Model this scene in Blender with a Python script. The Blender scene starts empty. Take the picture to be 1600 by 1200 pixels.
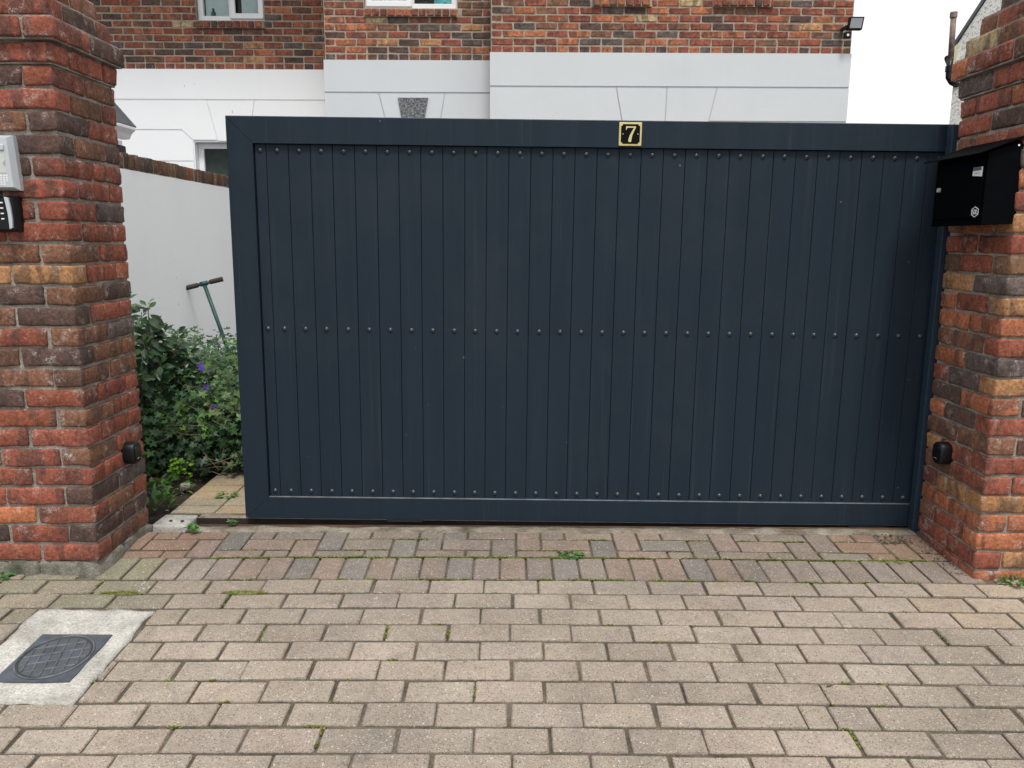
import bpy, math, random
from mathutils import Vector, Matrix, Euler, noise as mnoise

R = math.radians
rnd = random.Random(7)
scene = bpy.context.scene
COL = scene.collection

# ------------------------------------------------------------------ camera
cam_d = bpy.data.cameras.new('camera')
cam_d.sensor_width = 36.0
cam_d.lens = 36.0 * 1230.0 / 1600.0
cam_d.clip_start = 0.05
cam_d.clip_end = 3000
cam = bpy.data.objects.new('camera', cam_d)
COL.objects.link(cam)
cam.matrix_world = (Matrix.Translation((0, 0, 1.25)) @ Matrix.Rotation(R(90 - 10.4), 4, 'X')
                    @ Matrix.Rotation(R(0.25), 4, 'Z'))
scene.camera = cam

# ------------------------------------------------------------------ sky, sun, exposure
SUN_EL, SUN_AZ = 64.0, 171.0     # azimuth clockwise from +Y: behind the camera
world = bpy.data.worlds.new('World')
scene.world = world
world.use_nodes = True
wn, wl = world.node_tree.nodes, world.node_tree.links
wn.clear()
sky = wn.new('ShaderNodeTexSky')
sky.sky_type = 'NISHITA'
sky.sun_disc = False
sky.sun_elevation = R(SUN_EL)
sky.sun_rotation = R(SUN_AZ)
sky.air_density = 1.0
sky.dust_density = 4.0
hs = wn.new('ShaderNodeHueSaturation')
hs.inputs['Saturation'].default_value = 0.15
wl.new(sky.outputs[0], hs.inputs['Color'])
mx = wn.new('ShaderNodeMixRGB')
mx.inputs[0].default_value = 0.72
mx.inputs[2].default_value = (10.9, 11.1, 11.4, 1)
wl.new(hs.outputs[0], mx.inputs[1])
bg = wn.new('ShaderNodeBackground')
bg.inputs[1].default_value = 0.098
wl.new(mx.outputs[0], bg.inputs[0])
wo = wn.new('ShaderNodeOutputWorld')
wl.new(bg.outputs[0], wo.inputs[0])

sun_d = bpy.data.lights.new('sun', 'SUN')
sun_d.energy = 2.3
sun_d.angle = R(12)
sun_d.color = (1.0, 0.96, 0.9)
sun = bpy.data.objects.new('sun', sun_d)
COL.objects.link(sun)
to_sun = Vector((math.sin(R(SUN_AZ)) * math.cos(R(SUN_EL)), math.cos(R(SUN_AZ)) * math.cos(R(SUN_EL)), math.sin(R(SUN_EL))))
sun.rotation_euler = to_sun.to_track_quat('Z', 'Y').to_euler()

vs = scene.view_settings
vs.view_transform = 'Standard'
vs.look = 'None'
vs.exposure = 0.32
vs.gamma = 1.0
vs.use_curve_mapping = False
scene.render.engine = 'CYCLES'
scene.cycles.max_bounces = 6
scene.cycles.use_denoising = True

# ------------------------------------------------------------------ material helpers
class NT:
    def __init__(s, name):
        s.m = bpy.data.materials.new(name)
        s.m.use_nodes = True
        s.n, s.l = s.m.node_tree.nodes, s.m.node_tree.links
        s.b = s.n['Principled BSDF']
        s.tc = None
    def add(s, t, **kw):
        nd = s.n.new(t)
        for k, v in kw.items():
            setattr(nd, k, v)
        return nd
    def put(s, nd, key, v):
        if v is None:
            return
        if hasattr(v, 'links') and hasattr(v, 'node'):
            s.l.new(v, nd.inputs[key])
        else:
            nd.inputs[key].default_value = v
    def coord(s, which='Object', scale=None, rand=False):
        if s.tc is None:
            s.tc = s.add('ShaderNodeTexCoord')
        out = s.tc.outputs[which]
        if which == 'World':
            pass
        if rand:
            oi = s.add('ShaderNodeObjectInfo')
            mu = s.add('ShaderNodeMath', operation='MULTIPLY')
            s.put(mu, 0, oi.outputs['Random']); s.put(mu, 1, 37.0)
            va = s.add('ShaderNodeVectorMath', operation='ADD')
            s.put(va, 0, out); s.put(va, 1, mu.outputs[0])
            out = va.outputs[0]
        if scale:
            mp = s.add('ShaderNodeVectorMath', operation='MULTIPLY')
            s.put(mp, 0, out); s.put(mp, 1, scale)
            out = mp.outputs[0]
        return out
    def pos(s, scale=None):
        g = s.add('ShaderNodeNewGeometry').outputs['Position']
        if scale:
            mp = s.add('ShaderNodeVectorMath', operation='MULTIPLY')
            s.put(mp, 0, g); s.put(mp, 1, scale)
            g = mp.outputs[0]
        return g
    def noise(s, vec, scale, detail=3, rough=0.55, dist=0.0):
        nd = s.add('ShaderNodeTexNoise')
        s.put(nd, 'Vector', vec)
        nd.inputs['Scale'].default_value = scale
        nd.inputs['Detail'].default_value = detail
        nd.inputs['Roughness'].default_value = rough
        nd.inputs['Distortion'].default_value = dist
        return nd.outputs[0]
    def vor(s, vec, scale, feature='F1', out=0):
        nd = s.add('ShaderNodeTexVoronoi', feature=feature)
        s.put(nd, 'Vector', vec)
        nd.inputs['Scale'].default_value = scale
        return nd.outputs[out]
    def ramp(s, v, a, b, lo=0.0, hi=1.0):
        nd = s.add('ShaderNodeMapRange')
        s.put(nd, 0, v)
        for i, x in enumerate((a, b, lo, hi)):
            nd.inputs[i + 1].default_value = x
        return nd.outputs[0]
    def math(s, op, a, b=None):
        nd = s.add('ShaderNodeMath', operation=op)
        s.put(nd, 0, a); s.put(nd, 1, b)
        return nd.outputs[0]
    def mix(s, fac, a, b, blend='MIX'):
        nd = s.add('ShaderNodeMixRGB', blend_type=blend)
        for i, v in enumerate((fac, a, b)):
            if isinstance(v, tuple) and len(v) == 3:
                v = v + (1,)
            s.put(nd, i, v)
        return nd.outputs[0]
    def bump(s, h, strength=0.5, dist=0.003):
        nd = s.add('ShaderNodeBump')
        nd.inputs['Strength'].default_value = strength
        nd.inputs['Distance'].default_value = dist
        s.put(nd, 'Height', h)
        s.put(s.b, 'Normal', nd.outputs[0])
    def done(s, col=None, rough=0.8, metal=0.0, spec=None):
        if isinstance(col, tuple) and len(col) == 3:
            col = col + (1,)
        s.put(s.b, 'Base Color', col)
        s.put(s.b, 'Roughness', rough)
        s.put(s.b, 'Metallic', metal)
        if spec is not None:
            s.b.inputs['Specular IOR Level'].default_value = spec
        return s.m

def simple(name, col, rough=0.6, metal=0.0, var=0.15, scale=30, bump=0.0, spec=None):
    t = NT(name)
    c = t.coord('Object')
    n = t.noise(c, scale, 4)
    k = t.ramp(n, 0.3, 0.7, 1 - var, 1 + var)
    cc = t.mix(1.0, col, k, 'MULTIPLY')
    if bump:
        t.bump(t.noise(c, scale * 4, 4), bump, 0.002)
    return t.done(cc, rough, metal, spec)

def brick_material(name, attr=False, fine=1.0, effl=0.5):
    t = NT(name)
    if attr:
        base = t.add('ShaderNodeAttribute', attribute_name='Col').outputs['Color']
        c = t.pos()
    else:
        base = t.add('ShaderNodeObjectInfo').outputs['Color']
        c = t.coord('Object', rand=True)
    cs = t.add('ShaderNodeVectorMath', operation='MULTIPLY')
    t.put(cs, 0, c); t.put(cs, 1, (1.0, 0.35, 0.35))
    band = t.noise(cs.outputs[0], 12, 3.0, 0.5, 0.9)
    bandf = t.ramp(band, 0.505, 0.565, 0.0, 0.74)
    col = t.mix(bandf, base, t.mix(0.30, (0.052, 0.038, 0.036), base))
    warm = t.noise(cs.outputs[0], 8, 2, 0.5)
    col = t.mix(t.ramp(warm, 0.55, 0.75, 0, 0.40), col, t.mix(1.0, base, (1.5, 1.45, 1.2), 'MULTIPLY'))
    f1 = t.noise(c, 70 * fine, 5, 0.65)
    col = t.mix(1.0, col, t.ramp(f1, 0.25, 0.75, 0.48, 1.60), 'MULTIPLY')
    grit = t.noise(c, 330 * fine, 2, 0.6)
    col = t.mix(1.0, col, t.ramp(grit, 0.3, 0.7, 0.72, 1.28), 'MULTIPLY')
    pits = t.noise(c, 190 * fine, 2, 0.5)
    col = t.mix(t.ramp(pits, 0.64, 0.72, 0, 0.65), col, (0.035, 0.028, 0.025))
    f2 = t.noise(c, 17, 5, 0.7)
    f3 = t.noise(c, 150 * fine, 3, 0.7)
    ef = t.math('MULTIPLY', t.ramp(f2, 0.55, 0.68, 0, effl), t.ramp(f3, 0.42, 0.6, 0, 1))
    col = t.mix(ef, col, (0.5, 0.45, 0.40))
    spk = t.ramp(t.noise(c, 260 * fine, 1, 0.5), 0.72, 0.78, 0, 0.55)
    col = t.mix(spk, col, (0.55, 0.45, 0.36))
    if not attr:    # mortar smeared over the arrises
        gs_ = t.add('ShaderNodeSeparateXYZ')
        t.put(gs_, 0, t.coord('Generated'))
        acc = None
        for ax, a0 in (('X', 0.455), ('Y', 0.43), ('Z', 0.37)):
            d_ = t.math('ABSOLUTE', t.math('SUBTRACT', gs_.outputs[ax], 0.5))
            e_ = t.ramp(d_, a0, 0.5, 0, 1)
            acc = e_ if acc is None else t.math('ADD', acc, e_)
        edge = t.ramp(t.math('ADD', acc, t.math('MULTIPLY', t.math('SUBTRACT', t.noise(c, 55 * fine, 5, 0.7), 0.5), 2.6)), 1.55, 1.95, 0, 0.42)
        col = t.mix(edge, col, (0.22, 0.19, 0.15))
    h = t.math('ADD', t.math('MULTIPLY', t.noise(c, 38 * fine, 4, 0.6), 1.6), t.math('MULTIPLY', f1, 0.8))
    h = t.math('SUBTRACT', h, t.ramp(pits, 0.6, 0.72, 0, 0.7))
    t.bump(h, 0.6, 0.004)
    return t.done(col, 0.92, spec=0.25)

def mortar_material(name, ca, cb):
    t = NT(name)
    c = t.pos()
    n1 = t.noise(c, 9, 5, 0.65)
    n2 = t.noise(c, 120, 4, 0.7)
    col = t.mix(t.ramp(n1, 0.35, 0.65), ca, cb)
    col = t.mix(1.0, col, t.ramp(n2, 0.25, 0.75, 0.55, 1.4), 'MULTIPLY')
    t.bump(t.math('ADD', n2, t.noise(c, 30, 4)), 0.9, 0.006)
    return t.done(col, 0.95, spec=0.2)

def paver_material(name, attr=False):
    t = NT(name)
    if attr:
        base = t.add('ShaderNodeAttribute', attribute_name='Col').outputs['Color']
    else:
        base = t.add('ShaderNodeObjectInfo').outputs['Color']
    c = t.pos()
    big = t.noise(c, 1.7, 6, 0.68)
    col = t.mix(1.0, base, t.ramp(big, 0.3, 0.7, 0.70, 1.24), 'MULTIPLY')
    oil = t.noise(c, 4.3, 3, 0.5, 0.4)
    col = t.mix(t.ramp(oil, 0.64, 0.72, 0, 0.35), col, (0.10, 0.088, 0.075))
    med = t.noise(c, 26, 5, 0.7)
    col = t.mix(t.ramp(med, 0.48, 0.72, 0, 0.40), col, (0.15, 0.135, 0.125))
    warm = t.noise(c, 14, 3, 0.6)
    col = t.mix(t.ramp(warm, 0.52, 0.72, 0, 0.25), col, (0.34, 0.255, 0.185))
    v = t.add('ShaderNodeTexVoronoi')
    t.put(v, 'Vector', c); v.inputs['Scale'].default_value = 235
    g = t.add('ShaderNodeSeparateColor')
    t.put(g, 0, v.outputs['Color'])
    near = t.ramp(v.outputs['Distance'], 0.35, 0.6, 1, 0)
    dark = t.math('MULTIPLY', t.ramp(g.outputs[0], 0.76, 0.80, 0, 0.62), near)
    lite = t.math('MULTIPLY', t.ramp(g.outputs[1], 0.84, 0.88, 0, 0.42), near)
    col = t.mix(dark, col, (0.07, 0.062, 0.058))
    col = t.mix(lite, col, (0.58, 0.54, 0.49))
    v2 = t.add('ShaderNodeTexVoronoi')
    t.put(v2, 'Vector', c); v2.inputs['Scale'].default_value = 120
    g2 = t.add('ShaderNodeSeparateColor')
    t.put(g2, 0, v2.outputs['Color'])
    near2 = t.ramp(v2.outputs['Distance'], 0.22, 0.4, 1, 0)
    col = t.mix(t.math('MULTIPLY', t.ramp(g2.outputs[0], 0.95, 0.965, 0, 0.7), near2), col, (0.58, 0.55, 0.50))
    col = t.mix(t.math('MULTIPLY', t.ramp(g2.outputs[1], 0.91, 0.93, 0, 0.6), near2), col, (0.06, 0.055, 0.052))
    if not attr:
        gs_ = t.add('ShaderNodeSeparateXYZ')
        t.put(gs_, 0, t.coord('Generated'))
        acc = None
        for ax, a0 in (('X', 0.465), ('Y', 0.43)):
            d_ = t.math('ABSOLUTE', t.math('SUBTRACT', gs_.outputs[ax], 0.5))
            e_ = t.ramp(d_, a0, 0.5, 0, 1)
            acc = e_ if acc is None else t.math('MAXIMUM', acc, e_)
        edge = t.ramp(t.math('ADD', acc, t.math('MULTIPLY', t.math('SUBTRACT', t.noise(c, 60, 5, 0.7), 0.5), 1.8)), 0.45, 1.1, 0, 0.6)
        col = t.mix(edge, col, (0.085, 0.072, 0.058))
    grit = t.noise(c, 420, 2, 0.6)
    col = t.mix(1.0, col, t.ramp(grit, 0.3, 0.7, 0.72, 1.26), 'MULTIPLY')
    # pale lichen in scattered colonies
    li = t.math('MULTIPLY', t.ramp(t.noise(c, 3.1, 2, 0.5), 0.66, 0.74, 0, 1), t.ramp(t.noise(c, 75, 3, 0.6), 0.60, 0.66, 0, 0.8))
    col = t.mix(li, col, (0.62, 0.60, 0.55))
    h = t.math('ADD', t.noise(c, 220, 3, 0.7), t.math('MULTIPLY', t.noise(c, 45, 3), 0.6))
    t.bump(h, 0.7, 0.003)
    return t.done(col, 0.93, spec=0.25)

M = {}
M['brick'] = brick_material('pillar_brick', effl=0.75)
M['house_brick'] = brick_material('house_brick', fine=0.5, effl=0.25)
M['house_brick_mass'] = brick_material('house_brick_mass', attr=True, fine=0.5, effl=0.25)
M['mortar'] = mortar_material('mortar', (0.19, 0.172, 0.142), (0.38, 0.35, 0.30))
M['house_mortar'] = mortar_material('house_mortar', (0.29, 0.245, 0.19), (0.42, 0.36, 0.29))
M['paver'] = paver_material('paver')
M['paver_mass'] = paver_material('paver_mass', attr=True)
M['joint'] = mortar_material('joint_sand', (0.065, 0.053, 0.040), (0.16, 0.135, 0.102))
M['concrete'] = mortar_material('concrete', (0.35, 0.335, 0.30), (0.54, 0.525, 0.485))
M['plinth'] = mortar_material('plinth_concrete', (0.075, 0.072, 0.052), (0.25, 0.235, 0.20))
M['pad'] = mortar_material('weathered_pad', (0.27, 0.265, 0.24), (0.45, 0.44, 0.41))
M['kerb'] = mortar_material('dirty_kerb', (0.13, 0.105, 0.075), (0.32, 0.29, 0.24))
M['dark_rust'] = simple('dark_rusty_steel', (0.022, 0.015, 0.011), 0.85, var=0.5, scale=14)
M['soil'] = mortar_material('soil', (0.022, 0.017, 0.013), (0.05, 0.04, 0.03))
M['asphalt'] = mortar_material('asphalt', (0.045, 0.045, 0.047), (0.065, 0.064, 0.062))

def gate_paint():
    t = NT('gate_paint')
    c = t.pos()
    streak = t.noise(t.pos((14, 14, 0.7)), 1.0, 4, 0.6)
    col = t.mix(t.ramp(streak, 0.35, 0.7), (0.0112, 0.0208, 0.0318), (0.0138, 0.0246, 0.0366))
    run = t.noise(t.pos((60, 60, 0.9)), 1.0, 5, 0.7)
    col = t.mix(t.ramp(run, 0.58, 0.72, 0, 0.10), col, (0.13, 0.135, 0.14))
    chip = t.ramp(t.noise(c, 34, 2, 0.4), 0.80, 0.815, 0, 0.5)
    col = t.mix(chip, col, (0.22, 0.23, 0.24))
    dust = t.noise(c, 2.2, 6, 0.7)
    col = t.mix(t.ramp(dust, 0.5, 0.8, 0, 0.06), col, (0.13, 0.12, 0.11))
    rg = t.ramp(t.noise(t.pos((8, 8, 2)), 2.0, 5, 0.6), 0.3, 0.7, 0.48, 0.70)
    t.bump(t.math('ADD', t.noise(c, 5, 2), t.math('MULTIPLY', t.noise(t.pos((30, 30, 3)), 1.0, 3), 0.3)), 0.15, 0.004)
    return t.done(col, rg, spec=0.17)
M['gate'] = gate_paint()
M['post'] = simple('post_paint', (0.019, 0.034, 0.052), 0.55, var=0.1, spec=0.2)
M['rivet'] = simple('rivet_paint', (0.020, 0.027, 0.036), 0.30, var=0.1, spec=0.6)
M['black'] = simple('black_powder_coat', (0.0018, 0.0023, 0.0032), 0.65, var=0.2, spec=0.03)
M['black_plastic'] = simple('black_plastic', (0.006, 0.0065, 0.0075), 0.42, var=0.1, spec=0.3)
M['plate_black'] = simple('plate_black', (0.004, 0.004, 0.005), 0.6, var=0.1, spec=0.08)
M['gloss_black'] = simple('gloss_black', (0.006, 0.006, 0.007), 0.12, var=0.1)
M['dark_grey'] = simple('dark_grey_steel', (0.035, 0.037, 0.04), 0.6, var=0.2)
M['rust'] = simple('rusty_steel', (0.12, 0.065, 0.035), 0.85, var=0.5, scale=14, bump=0.3)
M['steel'] = simple('galvanised_steel', (0.42, 0.42, 0.41), 0.5, 0.6, var=0.3, scale=12)
M['brass'] = simple('brass_border', (0.62, 0.53, 0.24), 0.38, 0.35, var=0.08)
M['white_ink'] = simple('white_ink', (0.78, 0.78, 0.78), 0.6, var=0.05)
M['violet_ink'] = simple('violet_ink', (0.12, 0.11, 0.19), 0.6, var=0.1)
M['grey_ink'] = simple('grey_ink', (0.34, 0.34, 0.35), 0.6, var=0.1)
M['chrome'] = simple('chrome', (0.85, 0.85, 0.85), 0.12, 1.0, var=0.02)
M['silver'] = simple('silver_plastic', (0.50, 0.54, 0.57), 0.42, 0.25, var=0.05, scale=8)
M['screen'] = simple('screen_panel', (0.52, 0.55, 0.50), 0.35, var=0.05)
M['iron'] = simple('cast_iron_cover', (0.060, 0.070, 0.085), 0.65, var=0.3, scale=20, bump=0.4)
M['iron_worn'] = simple('worn_iron', (0.085, 0.090, 0.098), 0.6, var=0.5, scale=30)
M['upvc'] = simple('white_upvc', (0.80, 0.81, 0.82), 0.35, var=0.03, scale=3)
M['slate'] = simple('slate', (0.075, 0.082, 0.092), 0.6, var=0.3, scale=9, bump=0.2)
M['cream'] = simple('cream_board', (0.66, 0.63, 0.47), 0.6, var=0.08)
M['brown_pipe'] = simple('weathered_pipe', (0.22, 0.15, 0.12), 0.75, var=0.5, scale=12)
M['teal'] = simple('teal_paint', (0.008, 0.045, 0.050), 0.5, var=0.35, scale=25)
M['grip'] = simple('rubber_grip', (0.030, 0.026, 0.022), 0.8, var=0.3, scale=60)
def rough_stone():
    t = NT('rough_stone')
    c = t.pos()
    n = t.noise(c, 42, 4, 0.7)
    col = t.mix(t.ramp(n, 0.38, 0.62), (0.045, 0.052, 0.055), (0.27, 0.29, 0.30))
    t.bump(n, 1.0, 0.02)
    return t.done(col, 0.95)
M['keystone'] = rough_stone()
M['stone'] = simple('garden_stone', (0.36, 0.33, 0.28), 0.9, var=0.4, scale=14, bump=0.5)
M['curtain'] = simple('curtain', (0.50, 0.60, 0.60), 0.9, var=0.1, scale=6)
M['teal_curtain'] = simple('teal_curtain', (0.12, 0.48, 0.52), 0.9, var=0.5, scale=22)
M['dark_room'] = simple('dark_room', (0.012, 0.013, 0.013), 0.9, var=0.1)
M['dead_leaf'] = simple('dead_leaf', (0.11, 0.095, 0.045), 0.8, var=0.4)
M['twig'] = simple('twig', (0.16, 0.115, 0.075), 0.9, var=0.3)

def render_paint(name, col, dirt):
    t = NT(name)
    c = t.pos()
    n = t.noise(c, 1.3, 5, 0.6)
    k = t.mix(t.ramp(n, 0.4, 0.75, 0, 0.35), col, dirt)
    st = t.noise(t.pos((5, 5, 0.5)), 1.0, 5, 0.65)
    k = t.mix(t.ramp(st, 0.55, 0.8, 0, 0.25), k, dirt)
    sp = t.math('MULTIPLY', t.ramp(t.noise(c, 21, 2, 0.5), 0.74, 0.77, 0, 0.6), t.ramp(t.noise(c, 3, 2), 0.5, 0.6))
    k = t.mix(sp, k, (0.25, 0.25, 0.25))
    t.bump(t.math('ADD', t.noise(c, 90, 3), t.noise(c, 9, 3)), 0.3, 0.004)
    return t.done(k, 0.85, spec=0.25)
M['render_white'] = render_paint('white_render', (0.84, 0.85, 0.865), (0.76, 0.775, 0.79))
M['render_grey'] = render_paint('pale_grey_render', (0.575, 0.605, 0.63), (0.50, 0.535, 0.56))
M['render_wall'] = render_paint('garden_wall_render', (0.81, 0.845, 0.865), (0.74, 0.775, 0.795))

def pebbledash():
    t = NT('pebbledash')
    c = t.pos()
    v = t.add('ShaderNodeTexVoronoi')
    t.put(v, 'Vector', c); v.inputs['Scale'].default_value = 42
    g = t.add('ShaderNodeSeparateColor'); t.put(g, 0, v.outputs['Color'])
    col = t.mix(t.ramp(g.outputs[0], 0.76, 0.86), (0.68, 0.68, 0.65), (0.40, 0.39, 0.375))
    col = t.mix(1.0, col, t.ramp(t.noise(c, 60, 3), 0.3, 0.7, 0.8, 1.15), 'MULTIPLY')
    t.bump(v.outputs['Distance'], 0.5, 0.006)
    return t.done(col, 0.95)
M['pebbledash'] = pebbledash()

def glass(name, col):
    t = NT(name)
    n = t.noise(t.pos(), 7, 5, 0.6)
    cc = t.mix(t.ramp(n, 0.35, 0.7), col, tuple(x * 1.8 for x in col))
    return t.done(cc, 0.05, spec=0.6)
M['glass_dark'] = glass('dark_window_glass', (0.03, 0.04, 0.036))
def clear_glass():
    t = NT('clear_glass')
    t.b.inputs['Transmission Weight'].default_value = 1.0
    t.b.inputs['IOR'].default_value = 1.2
    return t.done((0.95, 0.98, 0.97), 0.02)
M['glass'] = clear_glass()

def leaf_material(name, gloss=0.45):
    t = NT(name)
    base = t.add('ShaderNodeAttribute', attribute_name='Col').outputs['Color']
    n = t.noise(t.pos(), 55, 3, 0.6)
    col = t.mix(1.0, base, t.ramp(n, 0.3, 0.7, 0.75, 1.25), 'MULTIPLY')
    t.done(col, gloss, spec=0.4)
    tr = t.add('ShaderNodeBsdfTranslucent')
    t.put(tr, 'Color', t.mix(1.0, col, (1.2, 1.4, 0.5), 'MULTIPLY'))
    ms = t.add('ShaderNodeMixShader')
    ms.inputs[0].default_value = 0.22
    t.l.new(t.b.outputs[0], ms.inputs[1])
    t.l.new(tr.outputs[0], ms.inputs[2])
    t.l.new(ms.outputs[0], t.n['Material Output'].inputs[0])
    return t.m
M['leaf'] = leaf_material('leaf')
M['leaf_gloss'] = leaf_material('leaf_gloss', 0.35)
M['petal'] = leaf_material('petal', 0.7)
M['moss'] = leaf_material('moss', 0.8)

# ------------------------------------------------------------------ mesh helpers
class MB:
    def __init__(s):
        s.v, s.f, s.c = [], [], []
    def add(s, verts, faces, col=None):
        o = len(s.v)
        s.v.extend([tuple(p) for p in verts])
        for f in faces:
            s.f.append(tuple(i + o for i in f))
            if col is not None:
                s.c.append(col)
        return s
    def box(s, x0, x1, y0, y1, z0, z1, col=None):
        v = [(x, y, z) for z in (z0, z1) for y in (y0, y1) for x in (x0, x1)]
        return s.add(v, [(0, 2, 3, 1), (4, 5, 7, 6), (0, 1, 5, 4), (2, 6, 7, 3), (0, 4, 6, 2), (1, 3, 7, 5)], col)
    def rbox(s, x0, x1, y0, y1, z0, z1, r, col=None):
        h = ((x1 - x0) / 2, (y1 - y0) / 2, (z1 - z0) / 2)
        v, f = chamfer_box(*h, r)
        c = ((x0 + x1) / 2, (y0 + y1) / 2, (z0 + z1) / 2)
        return s.add([(p[0] + c[0], p[1] + c[1], p[2] + c[2]) for p in v], f, col)
    def tube(s, pts, rad, n=10, caps=True, col=None):
        pts = [Vector(p) for p in pts]
        rads = rad if isinstance(rad, (list, tuple)) else [rad] * len(pts)
        vs_, fs = [], []
        for i, p in enumerate(pts):
            d = (pts[min(i + 1, len(pts) - 1)] - pts[max(i - 1, 0)]).normalized()
            a = Vector((0, 0, 1)) if abs(d.z) < 0.9 else Vector((1, 0, 0))
            u = d.cross(a).normalized(); w = d.cross(u)
            for k in range(n):
                t = 2 * math.pi * k / n
                vs_.append(p + (u * math.cos(t) + w * math.sin(t)) * rads[i])
        for i in range(len(pts) - 1):
            for k in range(n):
                fs.append((i * n + k, i * n + (k + 1) % n, (i + 1) * n + (k + 1) % n, (i + 1) * n + k))
        if caps:
            fs.append(tuple(range(n)))
            fs.append(tuple((len(pts) - 1) * n + k for k in reversed(range(n))))
        return s.add(vs_, fs, col)
    def prism(s, poly, fn, t0, t1, col=None):
        """polygon (a,b) -> fn(a,b,t); extruded from t0 to t1"""
        n = len(poly)
        v = [fn(a, b, t0) for a, b in poly] + [fn(a, b, t1) for a, b in poly]
        f = [tuple(range(n)), tuple(reversed(range(n, 2 * n)))]
        f += [(i, n + i, n + (i + 1) % n, (i + 1) % n) for i in range(n)]
        return s.add(v, f, col)
    def mesh(s, name, smooth=False):
        me = bpy.data.meshes.new(name)
        me.from_pydata(s.v, [], s.f)
        if s.c and len(s.c) == len(s.f):
            at = me.color_attributes.new('Col', 'FLOAT_COLOR', 'CORNER')
            buf = []
            for f, c in zip(s.f, s.c):
                buf.extend((c[0], c[1], c[2], 1.0) * len(f))
            at.data.foreach_set('color', buf)
        fix_normals(me)
        if smooth:
            me.polygons.foreach_set('use_smooth', [True] * len(me.polygons))
        me.update()
        return me

def fix_normals(me):
    import bmesh
    bm = bmesh.new(); bm.from_mesh(me)
    if len(bm.faces) < 4000:
        bmesh.ops.recalc_face_normals(bm, faces=bm.faces)
        bm.to_mesh(me)
    bm.free()

def chamfer_box(hx, hy, hz, r, jit=0.0, rg=None):
    r = min(r, hx * 0.9, hy * 0.9, hz * 0.9)
    key, vs_, fs = {}, [], []
    def V(sx, sy, sz, ax):
        k = (sx, sy, sz, ax)
        if k not in key:
            p = [sx * (hx - r), sy * (hy - r), sz * (hz - r)]
            p[ax] += (sx, sy, sz)[ax] * r
            if jit:
                p = [q + rg.uniform(-jit, jit) for q in p]
            key[k] = len(vs_); vs_.append(tuple(p))
        return key[k]
    S = (-1, 1)
    for s in S:
        fs.append(tuple(V(s, a, b, 0) for a, b in ((-1, -1), (1, -1), (1, 1), (-1, 1))))
        fs.append(tuple(V(a, s, b, 1) for a, b in ((-1, -1), (1, -1), (1, 1), (-1, 1))))
        fs.append(tuple(V(a, b, s, 2) for a, b in ((-1, -1), (1, -1), (1, 1), (-1, 1))))
    for a in S:
        for b in S:
            fs.append((V(a, b, -1, 0), V(a, b, 1, 0), V(a, b, 1, 1), V(a, b, -1, 1)))
            fs.append((V(a, -1, b, 0), V(a, 1, b, 0), V(a, 1, b, 2), V(a, -1, b, 2)))
            fs.append((V(-1, a, b, 1), V(1, a, b, 1), V(1, a, b, 2), V(-1, a, b, 2)))
            for c in S:
                fs.append((V(a, b, c, 0), V(a, b, c, 1), V(a, b, c, 2)))
    return vs_, fs

def worn_box(hx, hy, hz, r, rg, jit=0.0022, nx=2, nyz=1):
    """rounded, weathered brick: grid box with rounded edges and low-frequency wobble"""
    def ticks(h, n):
        inner = [-(h - r) + 2 * (h - r) * i / n for i in range(n + 1)]
        return [-h] + inner + [h]
    T = (ticks(hx, nx), ticks(hy, nyz), ticks(hz, nyz))
    H = (hx, hy, hz)
    idx, vs_, fs = {}, [], []
    off = Vector((rg.uniform(0, 50), rg.uniform(0, 50), rg.uniform(0, 50)))
    def V(i, j, k):
        q = (i, j, k)
        if q not in idx:
            p = Vector((T[0][i], T[1][j], T[2][k]))
            c = Vector([max(-(H[a] - r), min(H[a] - r, p[a])) for a in range(3)])
            d = p - c
            if d.length > 1e-9:
                d = d.normalized() * r
            p = c + d
            p += mnoise.noise_vector(p * 22 + off) * jit * 1.4 + Vector((rg.uniform(-1, 1), rg.uniform(-1, 1), rg.uniform(-1, 1))) * jit * 0.45
            idx[q] = len(vs_); vs_.append(tuple(p))
        return idx[q]
    n = [len(t) - 1 for t in T]
    for a in range(3):
        b, c = [(1, 2), (0, 2), (0, 1)][a]
        for side in (0, n[a]):
            for i in range(n[b]):
                for j in range(n[c]):
                    quad = []
                    for (u, w) in ((i, j), (i + 1, j), (i + 1, j + 1), (i, j + 1)):
                        t = [0, 0, 0]; t[a] = side; t[b] = u; t[c] = w
                        quad.append(V(*t))
                    fs.append(tuple(quad))
    return vs_, fs

WLOC = {}
def setp(o, label=None, cat=None, group=None, kind=None):
    if label: o['label'] = label
    if cat: o['category'] = cat
    if group: o['group'] = group
    if kind: o['kind'] = kind
    return o
def thing(name, label, cat, loc=(0, 0, 0), group=None, rot=None):
    o = bpy.data.objects.new(name, None)
    o.empty_display_size = 0.1
    COL.objects.link(o)
    o.location = loc
    if rot: o.rotation_euler = rot
    WLOC[o.name] = Vector(loc)
    return setp(o, label, cat, group)
def part(name, me, mat, parent=None, loc=(0, 0, 0), rot=None, color=None, local=False):
    """loc is in world space (parents are unrotated) unless local"""
    if isinstance(me, MB):
        me = me.mesh(name)
    if mat is not None and not me.materials:
        me.materials.append(mat)
    o = bpy.data.objects.new(name, me)
    COL.objects.link(o)
    p = Vector(loc)
    WLOC[o.name] = p.copy()
    if parent is not None:
        o.parent = parent
        if not local:
            p = p - WLOC[parent.name]
    o.location = p
    if rot: o.rotation_euler = rot
    if color: o.color = (color[0], color[1], color[2], 1)
    return o

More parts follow.
